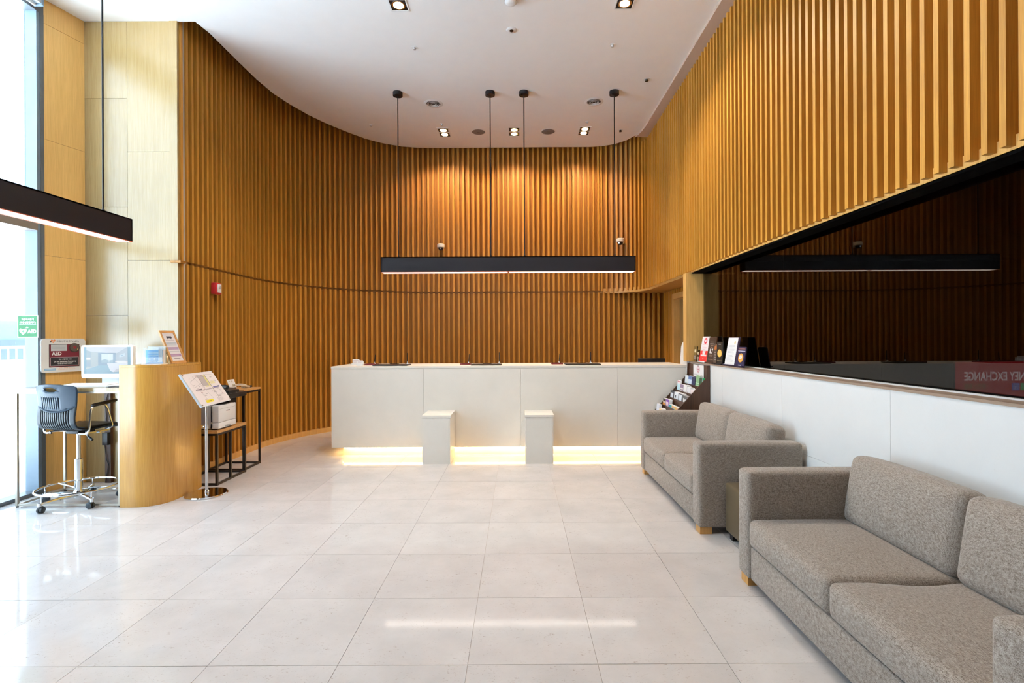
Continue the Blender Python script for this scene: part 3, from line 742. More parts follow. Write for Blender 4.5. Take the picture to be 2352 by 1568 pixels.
part('stand', MB().box(1.96, 2.02, 7.57, 7.59, .785, .97), PLASTB, t)
part('foot', MB().box(1.88, 2.10, 7.48, 7.65, .77, .785), PLASTB, t)

# wall cameras
def cctv(p, n, label):
    rz = math.atan2(n[0], -n[1])
    t = thing('security_camera', label, 'camera', (p[0], p[1], p[2]), rz, 'white dome security cameras')
    part('mount_plate', MB().box(-.04, .04, -.015, 0, -.045, .055), PLASTW, t, True)
    part('arm', MB().tube([(0, -.01, .03), (0, -.05, .045), (0, -.09, .03)], .016, 10), PLASTW, t, True)
    part('housing', MB().lathe([(.058, -.01), (.066, .0), (.066, .045), (.05, .06), (.02, .064)], (0, -.095, -.02), 24), PLASTW, t, True)
    d = part('dome', MB().lathe([(.004, -.062), (.028, -.055), (.045, -.035), (.05, -.01)], (0, -.095, -.02), 20), BLACKI, t, True)
    link('lens', MB().lathe([(.012, 0), (.012, -.006)], (0, -.145, -.05), 12, 'y').mesh('lens', CHROME), d)
p, n = left_path(L1 + L2 - .07); cctv((p.x, p.y, 3.16), n, 'white dome security camera on the back slats, left one')
p, n = right_path(.40); cctv((p.x, p.y, 3.225), n, 'white dome security camera on the curved slats, right one')

# fire alarm on the left slats
t = thing('fire_alarm', 'red fire alarm box with white front on the left slat wall', 'alarm', (-3.6, 5.98, 2.05))
part('housing', MB().rbox((-3.568, 5.98, 2.112), (.062, .115, .135), .01), RED, t)
part('front_plate', MB().rbox((-3.535, 5.985, 2.115), (.012, .075, .10), .005), PLASTW, t)
part('strobe', MB().lathe([(.02, 0), (.018, .008), (.006, .012)], (-3.5295, 5.985, 2.13), 14, 'x'), PLASTG, t)

# ------------------------------------------------------------------ sofas
def sofa(label, y0):
    t = thing('sofa', label, 'sofa', (1.37, y0, 0), 0, 'two seat sofas along the marble wall')
    L = 1.83; D = .80; A = .145; Wd = (L - 2 * A) / 2
    part('base', MB().rbox((.40, L / 2, .152), (D - .03, L - 2 * A + .02, .20), .012), FABRIC, t, True)
    part('back_panel', MB().rbox((.735, L / 2, .36), (.13, L - .02, .62), .025), FABRIC, t, True)
    for yy in (A / 2, L - A / 2):
        part('armrest', MB().cushion((D / 2, yy, .372), (D, A, .645), .026, (.004, .004, .006)), FABRIC, t, True)
    for i in range(2):
        yy = A + Wd * (i + .5)
        part('seat_cushion', MB().cushion((.315, yy, .34), (.64, Wd - .004, .165), .035, (.012, .004, .022), 0, .022 if i == 0 else 0), FABRIC, t, True)
        part('back_cushion', MB().cushion((.655, yy, .60), (.165, Wd - .006, .40), .05, (.03, .004, .012), R(9)), FABRIC, t, True)
    for (x, yy) in ((.06, .06), (.06, L - .06), (D - .07, .06), (D - .07, L - .06)):
        part('foot', MB().box(x - .045, x + .045, yy - .045, yy + .045, 0, .052), FOOTW, t, True)
    return t
sofa('grey brown woven sofa farther away, beside the brochure rack', 3.85)
sofa('grey brown woven sofa nearest the viewer, cut by the picture edge', 1.335)
t = thing('leather_cube', 'olive brown leather cube seat between the two sofas', 'ottoman', (1.83, 3.52, 0))
part('cushioned_body', MB().cushion((1.83, 3.525, .235), (.56, .56, .365), .02, (.004, .004, .008)), LEATHER, t)
for (x, y) in ((1.6, 3.3), (2.05, 3.3), (1.6, 3.75), (2.05, 3.75)):
    part('foot', MB().box(x - .025, x + .025, y - .025, y + .025, 0, .055), PLASTB, t)

# ------------------------------------------------------------------ brochure rack
RY0, RY1 = 5.80, 6.455
RX = XR - .003
lips = [(2.10, .935), (2.00, .85), (1.915, .757), (1.82, .665), (1.735, .572)]
t = thing('brochure_rack', 'dark walnut stepped brochure rack beside the desk', 'rack', (2.0, 6.13, 0))
prof = [(RX, 0), (RX, 1.183), (2.163, 1.183), (2.163, 1.06), (1.70, .51), (1.70, .03), (1.70, 0)]
prof = [(RX, 0), (RX, 1.183), (2.163, 1.183), (2.155, 1.04), (1.705, .545), (1.705, 0)]
for y in (RY0, RY1):
    m = MB(); m.prism(prof, y - .008, y + .008, 'y'); part('side_panel', m, WALNUT, t)
part('back_panel', MB().box(2.18, RX, RY0 + .008, RY1 - .008, 0, 1.18), WALNUT, t)
for i, (x, z) in enumerate(lips):
    m = MB(); m.prism([(x, z - .085), (x + .008, z - .085), (x + .008, z), (x, z)], RY0 + .008, RY1 - .008, 'y'); part('lip', m, WALNUT, t)
    xb = x + .105 if i else 2.18
    m = MB(); m.prism([(x + .008, z - .085), (xb, z - .085), (xb, z - .073), (x + .008, z - .073)], RY0 + .008, RY1 - .008, 'y'); part('shelf', m, WALNUT, t)
part('kick_panel', MB().box(1.712, 1.735, RY0 + .008, RY1 - .008, 0, .487), WALNUT, t)
def brochure(tier, ya, yb, h, thick, cover, pages, label, marks=(), lean=.10):
    x, z = lips[tier]; zb = z - .0725
    w = yb - ya
    t = thing('brochure', label, 'brochure', (x + .012, (ya + yb) / 2, zb), 0, 'brochures in the stepped rack')
    sh = math.tan(lean)
    m = MB(); m.M = Matrix(((1, 0, sh, 0), (0, 1, 0, 0), (0, 0, 1, 0), (0, 0, 0, 1)))
    m.box(0, thick, -w / 2, w / 2, 0, h); part('pages', m, pages, t, True, False)
    M = frame((x + .0108, (ya + yb) / 2, zb), (0, -1, 0), (sh, 0, 1))
    m = MB(); m.M = M; hh = h / math.cos(lean)
    m.rect(-w / 2, 0, w / 2, hh, 0, cover)
    for (a, b, c, d, col) in marks: m.rect(-w / 2 + a * w, b * hh, -w / 2 + c * w, d * hh, .0004, col)
    part('cover', m, PRINT, t)
def sp(k, n): # slot k of n along the rack, far end first
    a = RY1 - .014; b = RY0 + .014; d = (a - b) / n
    return a - d * (k + 1) + .004, a - d * k - .004
Wt, Gy, Bk, Nv = (.8, .8, .8), (.25, .26, .27), (.04, .04, .05), (.03, .04, .10)
brochure(0, *sp(0, 5), .165, .02, (.72, .80, .85), WHITEI, 'pale blue leaflet at the far end of the top tier', ((0, .1, .8, .5, (.5, .68, .72)),))
brochure(0, *sp(1, 5), .17, .025, (.62, .72, .85), WHITEI, 'white and blue leaflet on the top tier beside the navy one', ((.2, .1, .8, .35, (.1, .15, .2)), (0, .75, 1, 1, (.12, .2, .42))))
brochure(0, *sp(2, 5), .165, .02, Nv, NAVY, 'dark navy booklet in the middle of the top tier')
brochure(0, *sp(3, 5), .195, .02, (.24, .42, .22), WHITEI, 'tall light green booklet on the top tier', ((0, .50, 1, .54, (.5, .68, .5)), (.1, .1, .45, .42, (.38, .6, .38)), (.55, .1, .9, .42, (.38, .6, .38))), .14)
brochure(0, *sp(4, 5), .17, .03, (.02, .07, .03), GREEN, 'dark green booklet at the near end of the top tier', ((.8, 0, 1, 1, (.25, .42, .45)),))
brochure(1, *sp(0, 5), .19, .015, (.55, .78, .86), WHITEI, 'tall light blue leaflet with a red heading on the second tier', ((0, .78, 1, 1, (.85, .75, .78)), (.1, .88, .9, .95, (.7, .03, .08))))
brochure(1, *sp(1, 5), .15, .03, (.28, .2, .3), WHITEI, 'purple and white leaflet on the second tier', ((.1, .4, .9, .5, Wt), (.1, .6, .9, .72, Wt), (.0, .0, .5, .3, (.08, .03, .06))))
brochure(1, *sp(2, 5), .15, .05, Wt, WHITEI, 'stack of plain white brochures in the middle of the second tier', ((.1, .1, .9, .2, (.6, .62, .66)),))
brochure(1, *sp(3, 5), .135, .05, (.76, .74, .76), WHITEI, 'stack of white brochures with small grey print on the second tier', ((.2, .3, .5, .6, (.35, .3, .36)), (.6, .2, .9, .3, (.75, .5, .55))))
brochure(1, *sp(4, 5), .125, .06, (.80, .68, .68), WHITEI, 'pinkish white brochures at the near end of the second tier', ((.5, .1, .9, .6, (.2, .18, .2)),))
brochure(2, *sp(0, 4), .15, .05, (.05, .05, .07), BLACKI, 'black booklet with white label at the far end of the third tier', ((.05, .25, .8, .85, (.72, .76, .82)), (.05, .06, .8, .14, Wt)))
brochure(2, *sp(1, 4), .15, .05, (.75, .80, .86), WHITEI, 'white booklet with black marks on the third tier', ((.25, .55, .5, .75, Bk), (.2, .3, .5, .48, Bk), (.3, .1, .5, .24, Bk)))
brochure(2, *sp(2, 4), .15, .048, (.10, .11, .14), WHITEI, 'slate booklet with large white panel on the third tier', ((.1, .35, .85, .92, (.68, .73, .78)), (.1, .12, .85, .24, Wt)))
brochure(2, *sp(3, 4), .14, .048, (.13, .13, .13), PLASTG, 'grey booklet with white brush mark at the near end of the third tier', ((.2, .35, .4, .8, Wt), (.4, .3, .6, .65, Wt), (.55, .3, .75, .75, Wt), (.1, .0, .7, .12, (.7, .68, .6))))
brochure(3, *sp(0, 5), .145, .042, (.75, .32, .06), WHITEI, 'orange and black booklet at the far end of the fourth tier', ((0, .8, 1, 1, Bk), (0, .66, 1, .76, (.6, .58, .6)), (.1, .1, .9, .45, (.85, .5, .1))))
brochure(3, *sp(1, 5), .15, .042, (.22, .08, .42), WHITEI, 'purple booklet with pink flower picture on the fourth tier', ((.1, .2, .85, .8, (.85, .62, .72)), (.3, .35, .65, .65, (.9, .8, .78))))
brochure(3, *sp(2, 5), .10, .042, (.05, .32, .38), WHITEI, 'teal booklet lying low on the fourth tier', ((.0, .1, .8, .55, (.6, .72, .72)), (.2, .1, .5, .4, Bk)))
brochure(3, *sp(3, 5), .10, .042, (.80, .50, .08), WHITEI, 'left yellow and blue picture booklet near the front of the fourth tier', ((0, .4, 1, .75, (.45, .72, .78)), (.1, .75, .9, .95, (.8, .4, .2))))
brochure(3, *sp(4, 5), .10, .042, (.80, .55, .10), WHITEI, 'yellow and blue picture booklet at the near end of the fourth tier', ((0, .35, 1, .7, (.42, .70, .80)), (.3, .75, .9, .95, (.78, .42, .25))))
brochure(4, *sp(0, 5), .17, .03, (.74, .76, .84), WHITEI, 'white leaflet with blue mountain picture at the far end of the bottom tier', ((.1, .25, .7, .5, (.22, .36, .66)), (.15, .05, .5, .2, (.1, .2, .35))))
brochure(4, *sp(1, 5), .13, .05, (.82, .62, .35), WHITEI, 'cream and yellow booklet on the bottom tier', ((.1, .1, .9, .4, (.5, .35, .2)), (.3, .1, .5, .5, (.05, .05, .05))))
brochure(4, *sp(2, 5), .115, .04, (.09, .08, .42), WHITEI, 'deep blue magazine on the bottom tier', ((.2, .5, .8, .8, (.2, .2, .6)),), .2)
brochure(4, *sp(3, 5), .11, .04, (.62, .03, .06), WHITEI, 'red magazine on the bottom tier', ((0, .7, 1, 1, (.12, .08, .36)),), .2)
brochure(4, *sp(4, 5), .105, .04, Wt, WHITEI, 'white magazine at the near end of the bottom tier', ((.1, .5, .5, .7, (.7, .3, .35)),), .2)
# card on the rack back
t = thing('notice_card', 'white notice card with red emblem on top of the brochure rack', 'sign', (2.17, 6.12, 1.03))
part('card', MB().box(2.172, 2.178, 5.93, 6.27, 1.03, 1.175), WHITEI, t)
m = MB(); m.M = frame((2.1715, 6.10, 1.10), (0, -1, 0), (0, 0, 1))
m.disc(0.0, .022, .05, .035, 0, (.55, .03, .08)); m.disc(0, .022, .042, .029, .0002, (.8, .76, .78)); m.rect(-.006, .0, .006, .045, .0004, (.6, .04, .1)); m.rect(-.025, .018, .025, .026, .0004, (.6, .04, .1))
m.rect(-.022, .060, .022, .067, 0, (.08, .06, .08)); m.rect(-.022, -.024, .022, -.017, 0, (.08, .06, .08))
for k in range(9): m.rect(-.13 + k * .028, -.052, -.112 + k * .028 + .004 * (k % 3), -.038, 0, (.55, .5, .55))
part('print', m, PRINT, t)

# ------------------------------------------------------------------ awards and signs on the ledge
LZ = 1.2035
def plaque(ya, yb, h, label, cat, name, body, x=2.235, lean=.16, marks=None, thick=.008, back=None, rounded=False):
    """upright plate facing the lobby, leaning back towards the glass; ya is the far end"""
    w = ya - yb
    t = thing(name, label, cat, (x, (ya + yb) / 2, LZ))
    M = frame((x, (ya + yb) / 2, LZ + .002), (0, -1, 0), (math.sin(lean), 0, math.cos(lean)))
    m = MB(); m.M = M
    if rounded:
        r = w * .16; pts = [(-w / 2, 0), (w / 2, 0)] + [(w / 2 - r + r * math.cos(a * math.pi / 12), h - r + r * math.sin(a * math.pi / 12)) for a in range(7)] + [(-w / 2 + r + r * math.cos(math.pi / 2 + a * math.pi / 12), h - r + r * math.sin(math.pi / 2 + a * math.pi / 12)) for a in range(7)]
        m.prism(pts, -thick, 0)
    else: m.box(-w / 2, w / 2, 0, h, -thick, 0)
    part('plate', m, body, t)
    m = MB(); m.M = M
    m.box(-w / 2, w / 2, 0, .012, -.0, .02) if back is None else m.add([(-w * .3, .002, -thick), (w * .3, .002, -thick), (w * .3, h * .75, -thick), (-w * .3, h * .75, -thick)], [(0, 1, 2, 3)])
    if back is None: part('base_lip', m, body, t)
    # easel leg reaching back to the ledge
    m = MB(); p0 = M @ Vector((0, h * .62, -thick)); p1 = Vector((min(p0.x + .015, XG - .02), p0.y, LZ + .001)); m.tube([p0, p1], .004, 6); part('easel_leg', m, body if body not in (ACRYL,) else PLASTW, t)
    if marks:
        m = MB(); m.M = M @ Matrix.Translation((0, 0, .0008)); marks(m, w, h); part('print', m, PRINT, t)
    return t, M
def mk(m, w, h):
    m.rect(-w * .4, h * .1, w * .4, h * .42, 0, (.12, .07, .04))
    for k in range(4): m.rect(-w * .3, h * (.15 + .07 * k), w * .3, h * (.18 + .07 * k), .0003, (.6, .5, .4))
    m.rect(-w * .25, h * .6, w * .25, h * .8, 0, (.75, .62, .38))
plaque(6.42, 6.30, .19, 'small clear award with brown label at the far end of the ledge', 'award', 'award', ACRYL, 2.22, .08, mk)
plaque(6.30, 6.23, .15, 'narrow clear award between the small brown one and the red plaque', 'award', 'award', ACRYL, 2.225, .06, mk)
def mk(m, w, h):
    m.rect(-w / 2, 0, w / 2, h, 0, (.80, .76, .78)); m.rect(-w / 2, 0, w / 2, h * .45, .0002, (.74, .035, .03))
    m.disc(0, h * .83, w * .2, w * .16, .0003, (.7, .05, .08)); m.disc(0, h * .83, w * .1, w * .07, .0004, (.85, .7, .72))
    m.disc(0, h * .42, w * .2, w * .2, .0003, (.80, .76, .78)); m.rect(-w * .2, h * .42, w * .2, h * .5, .0003, (.80, .76, .78))
    for (y, k) in ((.68, .34), (.58, .3), (.54, .24), (.49, .15), (.43, .12)): m.rect(-w * k, h * y, w * k, h * y + .004, .0004, (.75, .45, .48))
    m.rect(-w * .38, h * .24, w * .38, h * .30, .0004, (.86, .7, .68)); m.rect(-w * .06, h * .13, w * .06, h * .15, .0004, (.9, .6, .55))
plaque(6.23, 5.99, .315, 'red and white plaque on the ledge beside the wooden post', 'plaque', 'plaque', WHITEI, 2.225, .17, mk)
def mk(m, w, h):
    m.rect(-w * .46, 0.012, w * .46, h * .985, 0, (.055, .03, .018))
    for (y, k, c) in ((.80, .2, (.3, .22, .16)), (.73, .28, (.62, .58, .54)), (.67, .2, (.3, .22, .16)), (.60, .12, (.3, .2, .14)), (.30, .25, (.2, .14, .1)), (.26, .2, (.2, .14, .1)), (.14, .34, (.3, .2, .12))):
        m.rect(-w * k, h * y, w * k, h * y + .007, .0003, c)
t, M = plaque(5.985, 5.76, .305, 'dark brown plaque reading 8.7 next to the red one', 'plaque', 'plaque', WALNUT, 2.225, .14, mk)
text('8.7', .075, M, 0, .14, WHITEI, t, .002, width=.10, bold=.002)
def mk(m, w, h):
    m.rect(-w * .5, 0, w * .5, h, 0, (.02, .012, .008)); m.disc(0, h * .5, w * .38, .042, .0003, (.82, .42, .06)); m.disc(0, h * .5, w * .3, .034, .0004, (.86, .50, .12))
    m.rect(-w * .2, h * .88, w * .2, h * .91, .0003, (.6, .55, .5)); m.rect(-w * .4, h * .17, w * .4, h * .18, .0003, (.5, .4, .2)); m.rect(-w * .1, h * .46, w * .1, h * .48, .0006, (.75, .3, .03))
plaque(5.66, 5.50, .25, 'black plaque with a round gold seal on the ledge', 'plaque', 'plaque', BLACKI, 2.22, .03, mk)
def mk(m, w, h):
    m.rect(-w * .5, 0, w * .5, h, 0, (.10, .07, .05)); m.poly([(-w * .5, h * .7), (w * .5, h * .75), (w * .3, h * .98), (-w * .2, h * .9)], .0003, (.45, .14, .03))
    for k in range(4): m.rect(-w * .3, h * (.2 + .12 * k), w * .3, h * (.24 + .12 * k), .0003, (.3, .26, .24))
plaque(5.755, 5.67, .225, 'narrow dark plaque with an orange flame beside the gold seal', 'plaque', 'plaque', BLACKI, 2.22, .06, mk)
# navy easel folder holding a white letter
t, M = plaque(5.46, 5.17, .305, 'navy easel folder holding a white letter on the ledge', 'folder', 'easel_folder', NAVY, 2.225, .17, None, .006)
m = MB(); m.M = M; m.box(-.14, .10, .012, .30, .0005, .0015); part('letter', m, WHITEI, t)
m = MB(); m.M = M @ Matrix.Translation((-.02, 0, .002))
m.disc(.06, .245, .014, .018, 0, (.75, .55, .15))
for k in range(14): m.rect(-.09, .215 - k * .013, .07 - .03 * (k % 3 == 2), .218 - k * .013, 0, (.52, .54, .60))
part('print', m, PRINT, t)
def mk(m, w, h):
    m.rect(-w * .44, .012, w * .44, h * .86, 0, (.022, .018, .07)); m.rect(-w * .4, h * .88, w * .4, h * .93, 0, (.25, .12, .12)); m.rect(-w * .42, h * .78, w * .42, h * .81, .0003, (.65, .66, .75))
    m.disc(0, h * .46, w * .30, .046, .0003, (.68, .32, .05)); m.rect(-w * .2, h * .08, w * .15, h * .11, .0003, (.7, .7, .75)); m.rect(-w * .16, h * .32, w * .16, h * .335, .0005, (.8, .5, .2))
t, M = plaque(5.16, 4.97, .205, 'rounded navy plaque reading 8.9 in an orange circle', 'plaque', 'plaque', NAVY, 2.215, .16, mk, .01, None, True)
text('8.9', .05, M, 0, .10, WHITEI, t, .002, width=.06, bold=.002)

# exchange sign seen from behind through smoked glass; added glow stands for its lighting
t = thing('exchange_sign', 'red money exchange sign seen mirrored through the dark glass', 'sign', (5.2, 5.2, 0))
part('panel', MB().box(4.50, 6.5, 5.205, 5.23, .55, 1.24), DARKROOM, t)
m = MB(); m.add([(4.50, 5.204, .55), (6.5, 5.204, .55), (6.5, 5.204, 1.24), (4.50, 5.204, 1.24)], [(0, 1, 2, 3)]); part('red_film', m, GLOWR, t)
part('leg', MB().box(4.7, 4.74, 5.20, 5.24, 0, .55), PLASTB, t); part('leg', MB().box(6.26, 6.3, 5.20, 5.24, 0, .55), PLASTB, t)
M = frame((5.5, 5.2035, .9), (1, 0, 0), (0, 0, 1)) @ Matrix.Diagonal((-1, 1, 1, 1))
text('MONEY EXCHANGE', .125, M, .53, .186, GLOWW, t, .001, width=.76, bold=.003)
text('환전소 両替', .062, M, .80, .082, GLOWG, t, .001, width=.22)
m = MB(); m.add([(5.08, 5.2032, .945), (5.16, 5.2032, .945), (5.16, 5.2032, 1.02), (5.08, 5.2032, 1.02)], [(0, 1, 2, 3)]); part('blue_tile', m, GLOWB, t)
text('元', .06, M, .38, .082, GLOWW, t, .0016)
m = MB(); m.add([(5.17, 5.2032, .945), (5.25, 5.2032, .945), (5.25, 5.2032, 1.02), (5.17, 5.2032, 1.02)], [(0, 1, 2, 3)]); part('green_tile', m, GLOWG, t)
text('€', .06, M, .29, .082, GLOWW, t, .0016)

# ------------------------------------------------------------------ internet corner
CH = 1.28
cp = [(-3.59, 4.545), (-3.46, 4.548), (-3.385, 4.565), (-3.32, 4.60), (-3.272, 4.655), (-3.246, 4.72), (-3.236, 4.80), (-3.234, 4.90), (-3.235, 5.02), (-3.237, 5.10), (-3.25, 5.18)]
# smooth the outline
def smooth_line(p, n=5):
    out = []
    for i in range(len(p) - 1):
        a = Vector(p[max(i - 1, 0)]); b = Vector(p[i]); c = Vector(p[i + 1]); d = Vector(p[min(i + 2, len(p) - 1)])
        for k in range(n):
            q = k / n; out.append(tuple(.5 * (2 * b + (c - a) * q + (2 * a - 5 * b + 4 * c - d) * q * q + (3 * b - a - 3 * c + d) * q ** 3)))
    return out + [p[-1]]
oc = smooth_line(cp)
t = thing('curved_counter', 'curved oak veneer counter beside the drafting chair', 'counter', (-3.38, 4.95, 0))
m = MB(); m.prism([(x, y) for x, y in oc] + [(-3.59, 5.18)], 0, CH - .022); part('veneer_body', m, OAKC, t)
m = MB(); m.prism([(x, y) for x, y in oc] + [(-3.59, 5.18)], CH - .021, CH); part('top_board', m, OAKC, t)

t = thing('internet_desk', 'tall narrow oak desk with thin steel legs by the window', 'desk', (-4.07, 4.82, 0))
part('desk_top', MB().box(-4.555, -3.592, 4.56, 5.10, 1.045, 1.075), OAK, t)
for (x, y) in ((-4.54, 4.575), (-4.54, 5.06), (-3.61, 4.575), (-3.61, 5.06)):
    part('leg', MB().box(x - .01, x + .01, y - .01, y + .01, .012, 1.045), DESKLEG, t)
    part('leg_foot', MB().lathe([(.012, 0), (.012, .012)], (x, y, 0), 10), PLASTB, t)
part('stretcher', MB().box(-4.54, -3.61, 4.567, 4.583, .012, .03), DESKLEG, t)
part('stretcher', MB().box(-4.548, -4.532, 4.575, 5.06, .012, .03), DESKLEG, t)
part('stretcher', MB().box(-4.54, -3.61, 5.052, 5.068, .012, .03), DESKLEG, t)
part('apron', MB().box(-4.54, -3.61, 4.567, 4.583, 1.027, 1.045), DESKLEG, t)
t = thing('cable_duct', 'dark vertical cable duct with a black box under the internet desk', 'cable duct', (-4.34, 5.36, 0))
part('duct', MB().box(-4.375, -4.315, 5.345, 5.379, 0, 1.04), WALNUT, t)
part('black_box', MB().rbox((-4.345, 5.325, .47), (.058, .04, .13), .004), PLASTB, t)
part('cable', MB().tube([(-4.32, 5.335, 1.04), (-4.33, 5.335, .95), (-4.36, 5.335, .85), (-4.34, 5.335, .55)], .004, 6), BLACKM, t)
part('cable', MB().tube([(-4.37, 5.338, .40), (-4.35, 5.335, .25), (-4.33, 5.335, .2), (-4.36, 5.335, .01)], .004, 6), BLACKM, t)

# all-in-one computer
t = thing('computer', 'white all in one computer showing a bedroom photo', 'computer', (-3.96, 4.92, 1.075))
m = MB(); cx, cz, w, h = -3.985, 1.30, .50, .318; r = .02
pts = []
for (sx, sz, a0) in ((1, -1, -90), (1, 1, 0), (-1, 1, 90), (-1, -1, 180)):
    for k in range(5):
        a = R(a0 + 90 * k / 4); pts.append((cx + sx * (w / 2 - r) + r * math.cos(a), cz + sz * (h / 2 - r) + r * math.sin(a)))
m.prism(pts, 4.90, 4.935, 'y'); part('housing', m, PLASTW, t)
m = MB(); m.M = frame((cx, 4.8995, cz + .012), (1, 0, 0), (0, 0, 1)); a, b = .228, .130
m.rect(-a, -b, a, b, 0, (.16, .33, .42))
x0, x1 = -.20, .20
m.rect(x0, -b, x1, b, .0002, (.36, .45, .50))
m.poly([(x0, b), (x1, b), (.085, .065), (-.155, .085), (x0, .10)], .0004, (.58, .60, .64))           # ceiling
m.poly([(x0, .10), (-.155, .085), (-.085, .072), (-.085, -.05), (-.155, -.06), (x0, -.085)], .0004, (.32, .40, .42)) # left wall
m.rect(-.155, -.055, -.09, .082, .0006, (.40, .46, .45))
m.rect(-.085, -.05, .085, .072, .0004, (.22, .32, .40))
m.rect(-.055, -.022, .058, .062, .0006, (.62, .72, .80)); m.poly([(-.055, -.022), (.058, -.022), (.058, .004), (.02, -.002), (-.02, .012), (-.055, .0)], .0008, (.30, .42, .48))
m.rect(.018, -.022, .021, .062, .001, (.8, .82, .84))
m.poly([(.085, .065), (x1, b), (x1, -.012), (.085, -.012)], .0006, (.40, .46, .50)); m.rect(.08, -.02, x1, -.008, .0009, (.78, .70, .66))
m.poly([(.120, .028), (.175, .042), (.175, .072), (.120, .050)], .001, (.55, .64, .70)); m.rect(.135, .042, .155, .052, .0013, (.25, .38, .46))
m.poly([(x0, -b), (x1, -b), (x1, -.06), (.09, -.045), (-.09, -.05), (x0, -.09)], .0007, (.24, .40, .48))     # floor
m.poly([(-.205, -.085), (-.10, -.055), (-.08, -.048), (-.205, -.07)], .001, (.45, .50, .48))
m.poly([(.0, -.03), (.115, -.022), (x1, -.02), (x1, -.10), (.06, -.115), (.03, -.10)], .0012, (.68, .70, .76))  # bed
m.poly([(.06, -.115), (x1, -.10), (x1, -.06), (.09, -.085)], .0014, (.56, .56, .60)); m.poly([(.095, -.005), (.18, -.004), (.19, -.025), (.10, -.026)], .0015, (.80, .80, .84))
m.rect(x0, .005, -.16, .028, .0012, (.78, .72, .66)); m.rect(x0, -.055, -.165, -.02, .0012, (.30, .38, .44))
part('screen', m, SCREEN, t)
m = MB(); m.M = frame((cx, 4.8992, cz), (1, 0, 0), (0, 0, 1)); m.rect(-.03, -.150, .03, -.146, 0, (.7, .7, .72)); m.disc(.205, -.140, .007, .007, 0, (.45, .47, .5)); m.disc(.205, -.140, .005, .005, .0002, (.85, .85, .87)); part('print', m, PRINT, t)
part('stand', MB().box(-4.06, -3.70, 4.93, 4.95, 1.085, 1.2), PLASTW, t)
part('foot', MB().rbox((-3.88, 4.97, 1.081), (.36, .18, .012), .004), PLASTW, t)
t = thing('keyboard', 'white keyboard lying on the tall desk', 'keyboard', (-4.0, 4.73, 1.075))
m = MB(); m.prism([(4.66, 0), (4.66, .014), (4.80, .026), (4.80, 0)], -4.22, -3.80, 'x'); m.v = [(x, y, z + 1.0755) for x, y, z in m.v]; part('case', m, PLASTW, t)
for r_ in range(4):
    m = MB()
    for k in range(14): m.box(-4.205 + k * .029, -4.181 + k * .029, 4.675 + r_ * .028, 4.697 + r_ * .028, 1.0755 + .0148 + r_ * .0024, 1.0755 + .0205 + r_ * .0024)
    part('key_row', m, WHITEI, t, smooth=False)
t = thing('paper_stack', 'loose white papers at the right end of the tall desk', 'papers', (-3.72, 4.72, 1.075))
for k in range(4):
    m = MB(); m.M = Matrix.Translation((-3.70, 4.72, 1.076 + k * .0045)) @ Matrix.Rotation(.15 * k - .1, 4, 'Z') @ Matrix.Rotation(.01 + .008 * k, 4, 'Y'); m.box(-.08, .08, -.10, .10, 0, .0012)
    part('sheet', m, WHITEI if k != 1 else PLASTG, t)

# drafting chair
t = thing('drafting_chair', 'blue grey plastic drafting chair on casters with a foot ring', 'chair', (-4.09, 4.70, 0), -.17)
PR = [(-.245, 1.118), (-.232, 1.06), (-.222, 1.00), (-.215, .94), (-.212, .885), (-.213, .84), (-.210, .79), (-.198, .745), (-.172, .712), (-.13, .694), (-.07, .687), (.0, .686), (.08, .692), (.15, .702), (.20, .704), (.232, .694)]
pr = smooth_line(PR, 4); NV = len(pr)
slots = [-.36 + .0554 * k for k in range(14)]
us = [-.5, -.47, -.44, -.40]
for c in slots: us += [c - .0095, c + .0095]
us += [.40, .44, .47, .5]; us = sorted(set(us)); NU = len(us)
def shell_pt(i, j):
    y, z = pr[j]; u = us[i]; f = j / (NV - 1)
    w = .455 - .05 * max(0, math.sin(math.pi * min(1, f / .7))) * (1 if f < .7 else 0) + .02 * max(0, f - .7)
    if f < .08: w *= 1 - .16 * (1 - f / .08) ** 2
    if f > .93: w *= 1 - .12 * ((f - .93) / .07) ** 2
    x = u * w; back = max(0, 1 - f / .55)
    y2 = y + .20 * u * u * back; z2 = z + .10 * u * u * (1 - back) * .5 - (.07 * u * u if f < .03 else 0)
    return Vector((x, y2, z2))
P = [[shell_pt(i, j) for i in range(NU)] for j in range(NV)]
hx, hz, ha, hb = -.015, 1.068, .070, .021
def zone(j, i):
    c = P[j][i] + P[j + 1][i] + P[j][i + 1] + P[j + 1][i + 1]; c /= 4
    um = (us[i] + us[i + 1]) / 2; isslot = any(abs(um - q) < .004 for q in slots)
    if (c.x - hx) ** 2 / ha ** 2 + (c.z - hz) ** 2 / hb ** 2 < 1 and j < 12: return 'hole'
    if isslot and .705 < c.z < .872 + .25 * um * um and c.y < -.13: return 'hole'
    if isslot and c.y >= -.19 and c.y < -.03 and c.z < .72: return 'hole'
    if isslot and .895 < c.z < .998 and -.33 < um < .16: return 'hole'
    return 'top' if c.z > .868 + .22 * um * um and j < NV // 2 else 'rib'
